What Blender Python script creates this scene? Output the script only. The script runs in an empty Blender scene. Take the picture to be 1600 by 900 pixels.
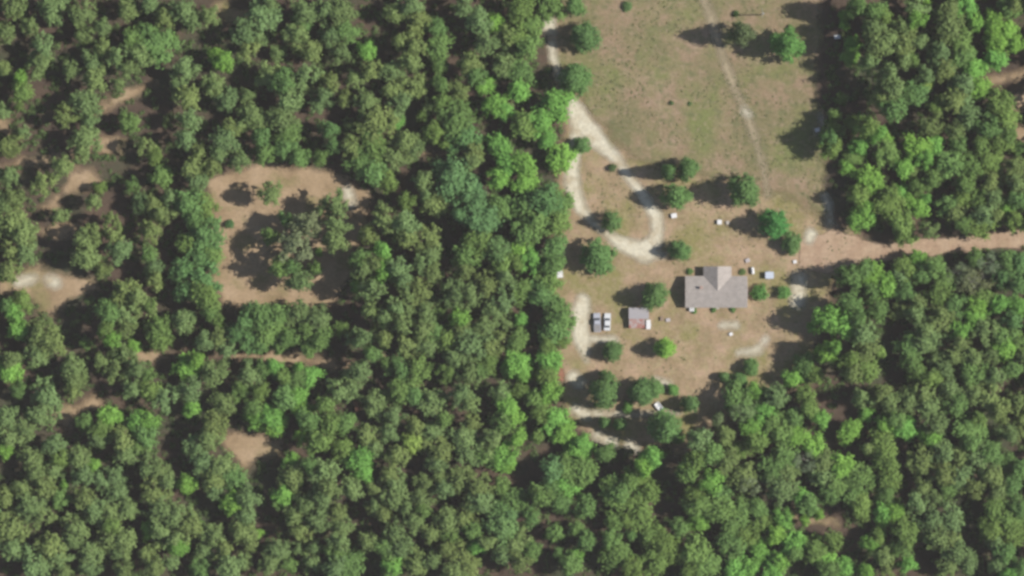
import bpy, bmesh, math, random
import numpy as np
from mathutils import Vector, Matrix

# ------------------------------------------------------------------ camera, sky, sun, exposure
S = 0.18                      # metres per photo pixel (1600 wide)
CAM_H = 1500.0
SUN_EL = math.radians(46)
sc = bpy.context.scene
cam_d = bpy.data.cameras.new('camera')
cam = bpy.data.objects.new('camera', cam_d)
sc.collection.objects.link(cam)
cam.location = (0, 0, CAM_H)
cam_d.sensor_fit = 'HORIZONTAL'
cam_d.angle = 2 * math.atan(800 * S / CAM_H)
cam_d.clip_start = 1.0
cam_d.clip_end = 12000
sc.camera = cam
sc.render.engine = 'CYCLES'
sc.cycles.pixel_filter_type = 'BLACKMAN_HARRIS'
sc.cycles.filter_width = 3.1
sc.cycles.max_bounces = 5
sc.cycles.diffuse_bounces = 3
sc.cycles.transparent_max_bounces = 8
sc.cycles.volume_bounces = 0
sc.view_settings.view_transform = 'Standard'
sc.view_settings.look = 'None'
sc.view_settings.gamma = 1
sc.view_settings.use_curve_mapping = False
sc.view_settings.exposure = 0.55

world = bpy.data.worlds.new('World')
sc.world = world
world.use_nodes = True
wn = world.node_tree
for n in list(wn.nodes):
    wn.nodes.remove(n)
sky = wn.nodes.new('ShaderNodeTexSky')
sky.sky_type = 'NISHITA'
sky.sun_disc = False
sky.sun_elevation = SUN_EL
sky.sun_rotation = math.radians(90)
bg = wn.nodes.new('ShaderNodeBackground')
bg.inputs['Strength'].default_value = 0.072
wo = wn.nodes.new('ShaderNodeOutputWorld')
wn.links.new(sky.outputs[0], bg.inputs['Color'])
wn.links.new(bg.outputs[0], wo.inputs['Surface'])

sun_d = bpy.data.lights.new('sun', 'SUN')
sun_d.energy = 4.6
sun_d.angle = math.radians(0.53)
sun_d.color = (1.0, 0.95, 0.88)
sun = bpy.data.objects.new('sun', sun_d)
sc.collection.objects.link(sun)
sun.location = (300, 0, 300)
sdir = Vector((-math.cos(SUN_EL), -0.01, -math.sin(SUN_EL)))
sun.rotation_euler = sdir.to_track_quat('-Z', 'Y').to_euler()

C = sc.collection
rng = random.Random(7)
nr = np.random.default_rng(11)
R = math.radians


def W(px, py, z=0.0):
    """photo pixel -> ground position of something whose middle stands z above the ground"""
    k = S * (1 - z / CAM_H)
    return (px - 800) * k, (450 - py) * k


# ------------------------------------------------------------------ materials
def new_mat(name):
    m = bpy.data.materials.new(name)
    m.use_nodes = True
    nt = m.node_tree
    for n in list(nt.nodes):
        nt.nodes.remove(n)
    out = nt.nodes.new('ShaderNodeOutputMaterial')
    return m, nt, out


def N(nt, t, **kw):
    n = nt.nodes.new(t)
    for k, v in kw.items():
        if k in n.inputs:
            n.inputs[k].default_value = v
        else:
            setattr(n, k, v)
    return n


def coords(nt):
    return N(nt, 'ShaderNodeNewGeometry').outputs['Position']


def noise(nt, scale, detail=4, rough=0.55, off=0.0, vec=None):
    pos = vec or coords(nt)
    mp = N(nt, 'ShaderNodeMapping')
    mp.inputs['Location'].default_value = (off, off * 1.7, 0)
    nt.links.new(pos, mp.inputs['Vector'])
    n = N(nt, 'ShaderNodeTexNoise', Scale=scale, Detail=detail, Roughness=rough)
    nt.links.new(mp.outputs[0], n.inputs['Vector'])
    return n.outputs['Fac']


def ramp(nt, fac, stops):
    r = N(nt, 'ShaderNodeValToRGB')
    e = r.color_ramp.elements
    while len(e) < len(stops):
        e.new(0.5)
    for i, (p, c) in enumerate(stops):
        e[i].position = p
        e[i].color = (*c, 1)
    nt.links.new(fac, r.inputs[0])
    return r.outputs[0]


def mix(nt, fac, a, b, mode='MIX'):
    m = N(nt, 'ShaderNodeMix', data_type='RGBA', blend_type=mode)
    for sock, v in ((m.inputs[0], fac), (m.inputs[6], a), (m.inputs[7], b)):
        if hasattr(v, 'is_linked') or isinstance(v, bpy.types.NodeSocket):
            nt.links.new(v, sock)
        elif isinstance(v, tuple):
            sock.default_value = (*v, 1)
        else:
            sock.default_value = v
    return m.outputs[2]


def rmap(nt, fac, a, b, c=0.0, d=1.0):
    m = N(nt, 'ShaderNodeMapRange')
    for k, v in zip(('From Min', 'From Max', 'To Min', 'To Max'), (a, b, c, d)):
        m.inputs[k].default_value = v
    nt.links.new(fac, m.inputs['Value'])
    return m.outputs[0]


def surface(nt, out, col, rough=0.9, metal=0.0, bump=None, bump_d=0.1, alpha=None):
    p = N(nt, 'ShaderNodeBsdfPrincipled', Roughness=rough, Metallic=metal)
    p.inputs['Specular IOR Level'].default_value = 0.2 if rough > 0.6 else 0.5
    if isinstance(col, tuple):
        p.inputs['Base Color'].default_value = (*col, 1)
    else:
        nt.links.new(col, p.inputs['Base Color'])
    if bump is not None:
        b = N(nt, 'ShaderNodeBump', Strength=0.6, Distance=bump_d)
        nt.links.new(bump, b.inputs['Height'])
        nt.links.new(b.outputs[0], p.inputs['Normal'])
    if alpha is not None:
        nt.links.new(alpha, p.inputs['Alpha'])
    nt.links.new(p.outputs[0], out.inputs['Surface'])
    return p


def plain(name, col, rough=0.7, metal=0.0, var=0.12, scale=3.0):
    m, nt, out = new_mat(name)
    f = noise(nt, scale, 3)
    lo = tuple(c * (1 - var) for c in col)
    hi = tuple(min(1, c * (1 + var)) for c in col)
    surface(nt, out, ramp(nt, f, [(0.3, lo), (0.7, hi)]), rough, metal)
    return m


def fade_alpha(nt, lo=0.22, hi=0.80, amt=0.6, sc_=0.55):
    """soft ragged edge of a patch of ground from its own 'cover' attribute and noise"""
    a = N(nt, 'ShaderNodeAttribute', attribute_name='cover').outputs['Fac']
    n1 = noise(nt, sc_, 5, 0.65, 13.0)
    m1 = N(nt, 'ShaderNodeMath', operation='MULTIPLY_ADD')
    nt.links.new(n1, m1.inputs[0])
    m1.inputs[1].default_value = amt
    nt.links.new(a, m1.inputs[2])
    return rmap(nt, m1.outputs[0], lo + amt * 0.5, hi + amt * 0.5)


def ground_mat(name, stops, s1, tint=None, tint_s=0.06, tint_rng=(0.5, 0.65), patch=True, fine=1.2, spots=None, bare=(0.30, 0.22, 0.155),
               fade=(0.22, 0.80, 0.6, 0.55)):
    m, nt, out = new_mat(name)
    f = noise(nt, s1, 6, 0.62)
    col = ramp(nt, f, stops)
    if tint:
        t = rmap(nt, noise(nt, tint_s, 5, 0.6, 40.0), *tint_rng)
        col = mix(nt, t, col, tint)
    if spots:
        t = rmap(nt, noise(nt, 0.38, 5, 0.7, 91.0), 0.50, 0.64, 0, 0.75)
        col = mix(nt, t, col, spots)
        t = rmap(nt, noise(nt, 0.62, 4, 0.65, 17.0), 0.53, 0.66, 0, 0.5)
        col = mix(nt, t, col, bare)
    g = noise(nt, fine, 4, 0.7, 7.0)
    col = mix(nt, 1.0, col, ramp(nt, g, [(0.30, (0.72, 0.72, 0.72)), (0.70, (1.05, 1.05, 1.05))]), 'MULTIPLY')
    surface(nt, out, col, 0.95, bump=noise(nt, 2.5, 4, 0.6), bump_d=0.12,
            alpha=fade_alpha(nt, *fade) if patch else None)
    return m


M = {}
M['floor'] = ground_mat('forest_litter', [(0.3, (0.058, 0.042, 0.032)), (0.7, (0.105, 0.072, 0.050))], 0.09,
                        tint=(0.055, 0.062, 0.034), tint_s=0.05, tint_rng=(0.48, 0.62), patch=False)
M['field'] = ground_mat('dry_grass', [(0.34, (0.140, 0.132, 0.062)), (0.45, (0.190, 0.160, 0.085)), (0.55, (0.235, 0.172, 0.108)), (0.66, (0.280, 0.205, 0.140))], 0.08,
                        tint=(0.152, 0.168, 0.060), tint_s=0.060, tint_rng=(0.46, 0.64), spots=(0.120, 0.128, 0.058))
M['yard'] = ground_mat('worn_yard', [(0.34, (0.215, 0.165, 0.092)), (0.5, (0.280, 0.205, 0.124)), (0.66, (0.365, 0.260, 0.175))], 0.16,
                       tint=(0.205, 0.185, 0.075), tint_s=0.08, tint_rng=(0.48, 0.62), spots=(0.30, 0.25, 0.14))
M['sand'] = ground_mat('sandy_soil', [(0.34, (0.235, 0.168, 0.098)), (0.5, (0.31, 0.225, 0.138)), (0.66, (0.36, 0.265, 0.172))], 0.12,
                       tint=(0.20, 0.175, 0.078), tint_s=0.09, tint_rng=(0.52, 0.68))
M['gravel'] = ground_mat('pale_gravel', [(0.30, (0.45, 0.405, 0.30)), (0.62, (0.54, 0.505, 0.40))], 0.3,
                         tint=(0.38, 0.32, 0.22), tint_s=0.22, tint_rng=(0.48, 0.68), fade=(0.16, 0.74, 0.22, 0.5))
M['road'] = ground_mat('red_dirt', [(0.34, (0.30, 0.205, 0.138)), (0.66, (0.40, 0.295, 0.205))], 0.25,
                       tint=(0.34, 0.25, 0.165), tint_s=0.2, tint_rng=(0.50, 0.70), fade=(0.26, 0.60, 0.35, 0.6))
M['trodden'] = ground_mat('trodden_grass', [(0.3, (0.27, 0.225, 0.145)), (0.7, (0.36, 0.30, 0.20))], 0.3, fade=(0.15, 0.85, 0.5, 0.4))
M['red_soil'] = ground_mat('reddish_soil', [(0.3, (0.25, 0.115, 0.075)), (0.7, (0.30, 0.16, 0.10))], 0.3)


def foliage_mat():
    m, nt, out = new_mat('foliage')
    oi = N(nt, 'ShaderNodeObjectInfo')
    n1 = noise(nt, 0.55, 3, 0.6)
    n2 = noise(nt, 2.4, 2, 0.6, 5.0)
    v = ramp(nt, n1, [(0.30, (0.76, 0.79, 0.74)), (0.70, (1.17, 1.14, 1.15))])
    v2 = ramp(nt, n2, [(0.25, (0.80, 0.84, 0.78)), (0.75, (1.14, 1.12, 1.18))])
    col = mix(nt, 1.0, mix(nt, 1.0, oi.outputs['Color'], v, 'MULTIPLY'), v2, 'MULTIPLY')
    d = N(nt, 'ShaderNodeBsdfDiffuse')
    t = N(nt, 'ShaderNodeBsdfTranslucent')
    nt.links.new(col, d.inputs['Color'])
    nt.links.new(mix(nt, 1.0, col, (1.0, 1.1, 0.6), 'MULTIPLY'), t.inputs['Color'])
    ms = N(nt, 'ShaderNodeMixShader')
    ms.inputs[0].default_value = 0.22
    nt.links.new(d.outputs[0], ms.inputs[1])
    nt.links.new(t.outputs[0], ms.inputs[2])
    nt.links.new(ms.outputs[0], out.inputs['Surface'])
    return m


M['foliage'] = foliage_mat()
M['bark'] = plain('bark', (0.13, 0.095, 0.07), 0.95, 0, 0.3, 4)
M['dead_wood'] = plain('dead_wood', (0.25, 0.24, 0.20), 0.9, 0, 0.2, 4)


# ------------------------------------------------------------------ mesh helpers
def link_mesh(name, verts, faces, mat, parent=None, smooth=False):
    me = bpy.data.meshes.new(name)
    me.from_pydata(verts, [], faces)
    me.update()
    if smooth:
        me.polygons.foreach_set('use_smooth', [True] * len(me.polygons))
    o = bpy.data.objects.new(name, me)
    if mat:
        me.materials.append(mat)
    C.objects.link(o)
    if parent:
        o.parent = parent
    return o


def bm_obj(name, bm, mat, parent=None, smooth=False):
    bmesh.ops.recalc_face_normals(bm, faces=bm.faces)
    me = bpy.data.meshes.new(name)
    bm.to_mesh(me)
    bm.free()
    me.materials.append(mat)
    if smooth:
        me.polygons.foreach_set('use_smooth', [True] * len(me.polygons))
    o = bpy.data.objects.new(name, me)
    C.objects.link(o)
    if parent:
        o.parent = parent
    return o


def box(bm, x0, x1, y0, y1, z0, z1, bev=0.0):
    r = bmesh.ops.create_cube(bm, size=1)
    vs = r['verts']
    for v in vs:
        v.co = Vector(((x0 + x1) / 2 + v.co.x * (x1 - x0), (y0 + y1) / 2 + v.co.y * (y1 - y0), (z0 + z1) / 2 + v.co.z * (z1 - z0)))
    if bev:
        es = list({e for v in vs for e in v.link_edges})
        bmesh.ops.bevel(bm, geom=es, offset=bev, segments=2, affect='EDGES')


def tube(bm, a, b, r0, r1, seg=8):
    a, b = Vector(a), Vector(b)
    d = (b - a)
    q = d.to_track_quat('Z', 'Y')
    ra, rb = [], []
    for i in range(seg):
        t = 2 * math.pi * i / seg
        c = Vector((math.cos(t), math.sin(t), 0))
        ra.append(bm.verts.new(a + q @ (c * r0)))
        rb.append(bm.verts.new(b + q @ (c * r1)))
    for i in range(seg):
        j = (i + 1) % seg
        bm.faces.new((ra[i], ra[j], rb[j], rb[i]))
    bm.faces.new(ra[::-1])
    bm.faces.new(rb)


def extrude_profile(bm, pts, y0, y1, bev=0.0):
    """pts in x,z; prism along y"""
    a = [bm.verts.new((x, y0, z)) for x, z in pts]
    b = [bm.verts.new((x, y1, z)) for x, z in pts]
    n = len(pts)
    fs = [bm.faces.new(a), bm.faces.new(b[::-1])]
    for i in range(n):
        j = (i + 1) % n
        fs.append(bm.faces.new((a[i], b[i], b[j], a[j])))
    if bev:
        es = list({e for f in fs for e in f.edges})
        bmesh.ops.bevel(bm, geom=es, offset=bev, segments=2, affect='EDGES')


def empty(name, label, cat, x, y, rz=0.0, group=None, z=0.0):
    o = bpy.data.objects.new(name, None)
    C.objects.link(o)
    o.location = (x, y, z)
    o.rotation_euler = (0, 0, rz)
    o['label'] = label
    o['category'] = cat
    if group:
        o['group'] = group
    return o


def struct(o):
    o['kind'] = 'structure'
    return o


# ------------------------------------------------------------------ land cover, worked out on a grid of the land
GX0, GX1, GY0, GY1, GS = -168.0, 168.0, -105.0, 105.0, 0.5
gx = np.arange(GX0, GX1 + 1e-6, GS)
gy = np.arange(GY0, GY1 + 1e-6, GS)
GXX, GYY = np.meshgrid(gx, gy)            # [row y][col x]


def vnoise(scale, seed, octaves=3):
    """value noise of about -1..1 on the land grid"""
    r = np.random.default_rng(seed)
    out = np.zeros_like(GXX)
    amp = 1.0
    tot = 0
    for o in range(octaves):
        s = scale / 2 ** o
        nx, ny = int((GX1 - GX0) / s) + 3, int((GY1 - GY0) / s) + 3
        g = r.uniform(-1, 1, (ny, nx))
        u = (GXX - GX0) / s
        v = (GYY - GY0) / s
        i, j = u.astype(int), v.astype(int)
        fu, fv = u - i, v - j
        fu = fu * fu * (3 - 2 * fu)
        fv = fv * fv * (3 - 2 * fv)
        out += amp * ((g[j, i] * (1 - fu) + g[j, i + 1] * fu) * (1 - fv) + (g[j + 1, i] * (1 - fu) + g[j + 1, i + 1] * fu) * fv)
        tot += amp
        amp *= 0.5
    return out / tot


def seg_dist(px, py, ax, ay, bx, by):
    dx, dy = bx - ax, by - ay
    L = dx * dx + dy * dy + 1e-9
    t = np.clip(((px - ax) * dx + (py - ay) * dy) / L, 0, 1)
    return np.hypot(px - ax - t * dx, py - ay - t * dy), t


def poly_sd(pts, px=None, py=None):
    """signed distance in metres to a polygon of photo pixels, positive inside"""
    px = GXX if px is None else px
    py = GYY if py is None else py
    w = [W(*p) for p in pts]
    d = np.full(px.shape, 1e9)
    ins = np.zeros(px.shape, bool)
    for (ax, ay), (bx, by) in zip(w, w[1:] + w[:1]):
        d = np.minimum(d, seg_dist(px, py, ax, ay, bx, by)[0])
        if ay != by:
            c = ((ay > py) != (by > py)) & (px < (bx - ax) * (py - ay) / (by - ay) + ax)
            ins ^= c
    return np.where(ins, d, -d)


def line_sd(pts, px=None, py=None):
    """pts: photo x, y, half width in photo pixels"""
    px = GXX if px is None else px
    py = GYY if py is None else py
    best = np.full(px.shape, -1e9)
    for a, b in zip(pts, pts[1:]):
        (ax, ay), (bx, by) = W(a[0], a[1]), W(b[0], b[1])
        d, t = seg_dist(px, py, ax, ay, bx, by)
        w = (a[2] + (b[2] - a[2]) * t) * S
        best = np.maximum(best, w - d)
    return best


def patch(name, sds, mat, z, soft=1.2, wob=0.6, seed=1):
    """a sheet of ground where any of the signed distances says so; its edge thins out"""
    sd = np.maximum.reduce(sds) + vnoise(5.0, seed, 3) * wob
    cov = np.clip(0.5 + sd / (2 * soft), 0, 1)
    keepv = cov > 0.0
    H, Wd = cov.shape
    kf = keepv[:-1, :-1] | keepv[1:, :-1] | keepv[:-1, 1:] | keepv[1:, 1:]
    idx = -np.ones((H, Wd), int)
    use = np.zeros((H, Wd), bool)
    use[:-1, :-1] |= kf; use[1:, :-1] |= kf; use[:-1, 1:] |= kf; use[1:, 1:] |= kf
    idx[use] = np.arange(use.sum())
    vs = np.stack([GXX[use], GYY[use], np.full(use.sum(), z)], 1)
    jj, ii = np.nonzero(kf)
    fs = np.stack([idx[jj, ii], idx[jj, ii + 1], idx[jj + 1, ii + 1], idx[jj + 1, ii]], 1)
    me = bpy.data.meshes.new(name)
    me.vertices.add(len(vs)); me.vertices.foreach_set('co', vs.ravel())
    me.loops.add(fs.size); me.loops.foreach_set('vertex_index', fs.ravel())
    me.polygons.add(len(fs)); me.polygons.foreach_set('loop_start', np.arange(0, fs.size, 4))
    at = me.attributes.new('cover', 'FLOAT', 'POINT')
    at.data.foreach_set('value', cov[use].astype(np.float32))
    me.update(calc_edges=True)
    me.materials.append(mat)
    o = bpy.data.objects.new(name, me)
    C.objects.link(o)
    return struct(o)


FIELD = [(850, -90), (1290, -90), (1282, 60), (1275, 140), (1290, 200), (1290, 300), (1300, 345), (1200, 380), (1110, 350),
         (1040, 340), (1000, 300), (965, 250), (915, 175), (885, 140), (860, 100), (845, 40)]
YARD = [(860, 100), (905, 150), (985, 250), (1200, 300), (1290, 330), (1340, 370), (1345, 412), (1300, 440), (1290, 500),
        (1270, 560), (1245, 605), (1195, 620), (1150, 660), (1090, 690), (1000, 705), (925, 690), (885, 640), (868, 580),
        (870, 500), (862, 430), (870, 320), (878, 250), (880, 180)]
CLEAR1 = [(322, 285), (365, 265), (410, 256), (480, 256), (520, 268), (575, 300), (575, 345), (560, 400), (520, 470), (490, 482),
          (420, 486), (345, 484), (322, 440), (332, 380)]
ground_v = [(-6000, -6000, 0), (6000, -6000, 0), (6000, 6000, 0), (-6000, 6000, 0)]
struct(link_mesh('ground', ground_v, [(0, 1, 2, 3)], M['floor']))
sd_field, sd_yard, sd_c1 = poly_sd(FIELD), poly_sd(YARD), poly_sd(CLEAR1)
patch('field', [sd_field], M['field'], 0.012, 2.0, 2.2, 3)
patch('yard_ground', [sd_yard], M['yard'], 0.024, 2.6, 2.2, 4)
sand_sd = [
    sd_c1,
    poly_sd([(0, 425), (60, 412), (110, 425), (145, 432), (150, 450), (110, 470), (75, 500), (60, 480), (40, 455), (0, 458)]),
    poly_sd([(140, 222), (165, 208), (195, 215), (190, 238), (160, 240)]), poly_sd([(95, 290), (110, 268), (145, 262), (158, 285), (140, 300), (100, 305)]), poly_sd([(60, 322), (90, 300), (100, 312), (85, 335), (65, 332)]),
    poly_sd([(60, 360), (110, 345), (130, 352), (120, 365), (70, 372)]),
    line_sd([(-20, 262, 5), (60, 252, 4), (130, 240, 5), (165, 168, 3), (205, 145, 3), (255, 125, 3)]),
    line_sd([(200, 556, 5), (300, 553, 4), (420, 556, 5), (480, 562, 6), (530, 572, 5), (620, 558, 4), (660, 556, 3)]),
    poly_sd([(345, 685), (365, 670), (400, 678), (440, 690), (440, 720), (400, 720), (380, 735), (365, 720)]),
    poly_sd([(88, 655), (100, 635), (150, 615), (160, 640), (120, 655), (100, 668)]),
    line_sd([(690, 240, 6), (640, 238, 4)]), line_sd([(975, 833, 7), (972, 830, 7)]),
    line_sd([(1265, 812, 6), (1305, 818, 7)]), line_sd([(1235, 800, 6), (1240, 806, 6)]),
    line_sd([(1540, 130, 8), (1620, 112, 6)]), line_sd([(1560, 150, 14), (1640, 160, 25)]), line_sd([(1590, 205, 8), (1620, 230, 8)]),
    line_sd([(0, 190, 7), (10, 205, 6)]), line_sd([(345, 20, 12), (400, 25, 10)]),
    line_sd([(1110, 640, 14), (1090, 680, 16), (1060, 700, 8)]), line_sd([(1070, 655, 10), (1150, 640, 12), (1180, 610, 10)]),
]
patch('sandy_clearing', sand_sd, M['sand'], 0.016, 2.4, 2.6, 5)
patch('reddish_ground', [line_sd([(557, 628, 6), (558, 640, 5)]), line_sd([(872, 566, 4), (878, 590, 5)])], M['red_soil'], 0.036, 0.8, 0.3, 6)
GRAVEL = [
    line_sd([(893, 160, 11), (908, 190, 18), (930, 215, 14), (950, 237, 12), (968, 255, 9), (982, 275, 7), (998, 295, 8),
             (1012, 318, 8), (1024, 338, 9), (1026, 360, 10), (1022, 380, 14), (1008, 392, 18)]),
    line_sd([(905, 190, 13), (900, 220, 10), (895, 245, 11), (893, 280, 12), (897, 305, 12), (906, 326, 11), (925, 348, 5),
             (945, 363, 7), (965, 376, 10), (985, 385, 14), (1010, 392, 15), (1035, 398, 6)]),
    line_sd([(856, 20, 11), (858, 45, 11)]), line_sd([(862, 70, 6), (864, 90, 7), (880, 140, 4)]),
]
patch('gravel_driveway', [g - 0.35 for g in GRAVEL], M['gravel'], 0.046, 1.7, 0.7, 7)
patch('gravel_track', [line_sd([(910, 470, 9), (906, 500, 14), (910, 530, 13), (918, 560, 5)]), line_sd([(905, 528, 6), (960, 531, 4)]),
                       line_sd([(897, 590, 9), (905, 598, 8)])], M['gravel'], 0.046, 1.7, 0.6, 8)
patch('sand_patch', [line_sd([(900, 640, 9), (918, 648, 7)]), line_sd([(935, 680, 8), (955, 690, 9)]), line_sd([(985, 696, 7), (990, 700, 5)]),
                     line_sd([(918, 646, 3), (1000, 648, 1.5), (1060, 644, 2)]),
                     line_sd([(1248, 435, 9), (1246, 470, 9)]), line_sd([(1268, 366, 5), (1264, 374, 4)]),
                     line_sd([(543, 298, 6), (549, 318, 6)]), line_sd([(1163, 173, 5), (1170, 178, 5)]),
                     line_sd([(1155, 552, 2), (1185, 545, 5), (1196, 530, 3)]), line_sd([(1290, 205, 5), (1282, 182, 4)]),
                     line_sd([(1125, 509, 2.5), (1150, 508, 2)]), line_sd([(78, 438, 8), (86, 442, 8)]), line_sd([(30, 440, 5), (50, 436, 6)]),
                     line_sd([(1025, 594, 3), (1045, 600, 4)]), line_sd([(1288, 305, 3), (1294, 322, 4), (1297, 348, 4)]), line_sd([(1277, 203, 3), (1279, 206, 3)])], M['gravel'], 0.058, 2.0, 0.9, 9)
patch('dirt_road', [line_sd([(1330, 392, 17), (1380, 393, 12), (1440, 388, 12), (1500, 382, 13), (1560, 376, 12), (1630, 368, 13), (1720, 360, 13)]),
                    poly_sd([(1250, 375), (1300, 360), (1345, 375), (1345, 410), (1290, 425), (1250, 415)])], M['road'], 0.034, 1.0, 0.7, 10)
patch('footpath', [line_sd([(1090, -20, 5), (1108, 20, 5), (1128, 85, 5), (1148, 140, 5), (1166, 175, 5), (1180, 220, 4.5), (1192, 260, 4), (1200, 305, 3)])],
      M['trodden'], 0.030, 1.6, 0.7, 12)
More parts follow.
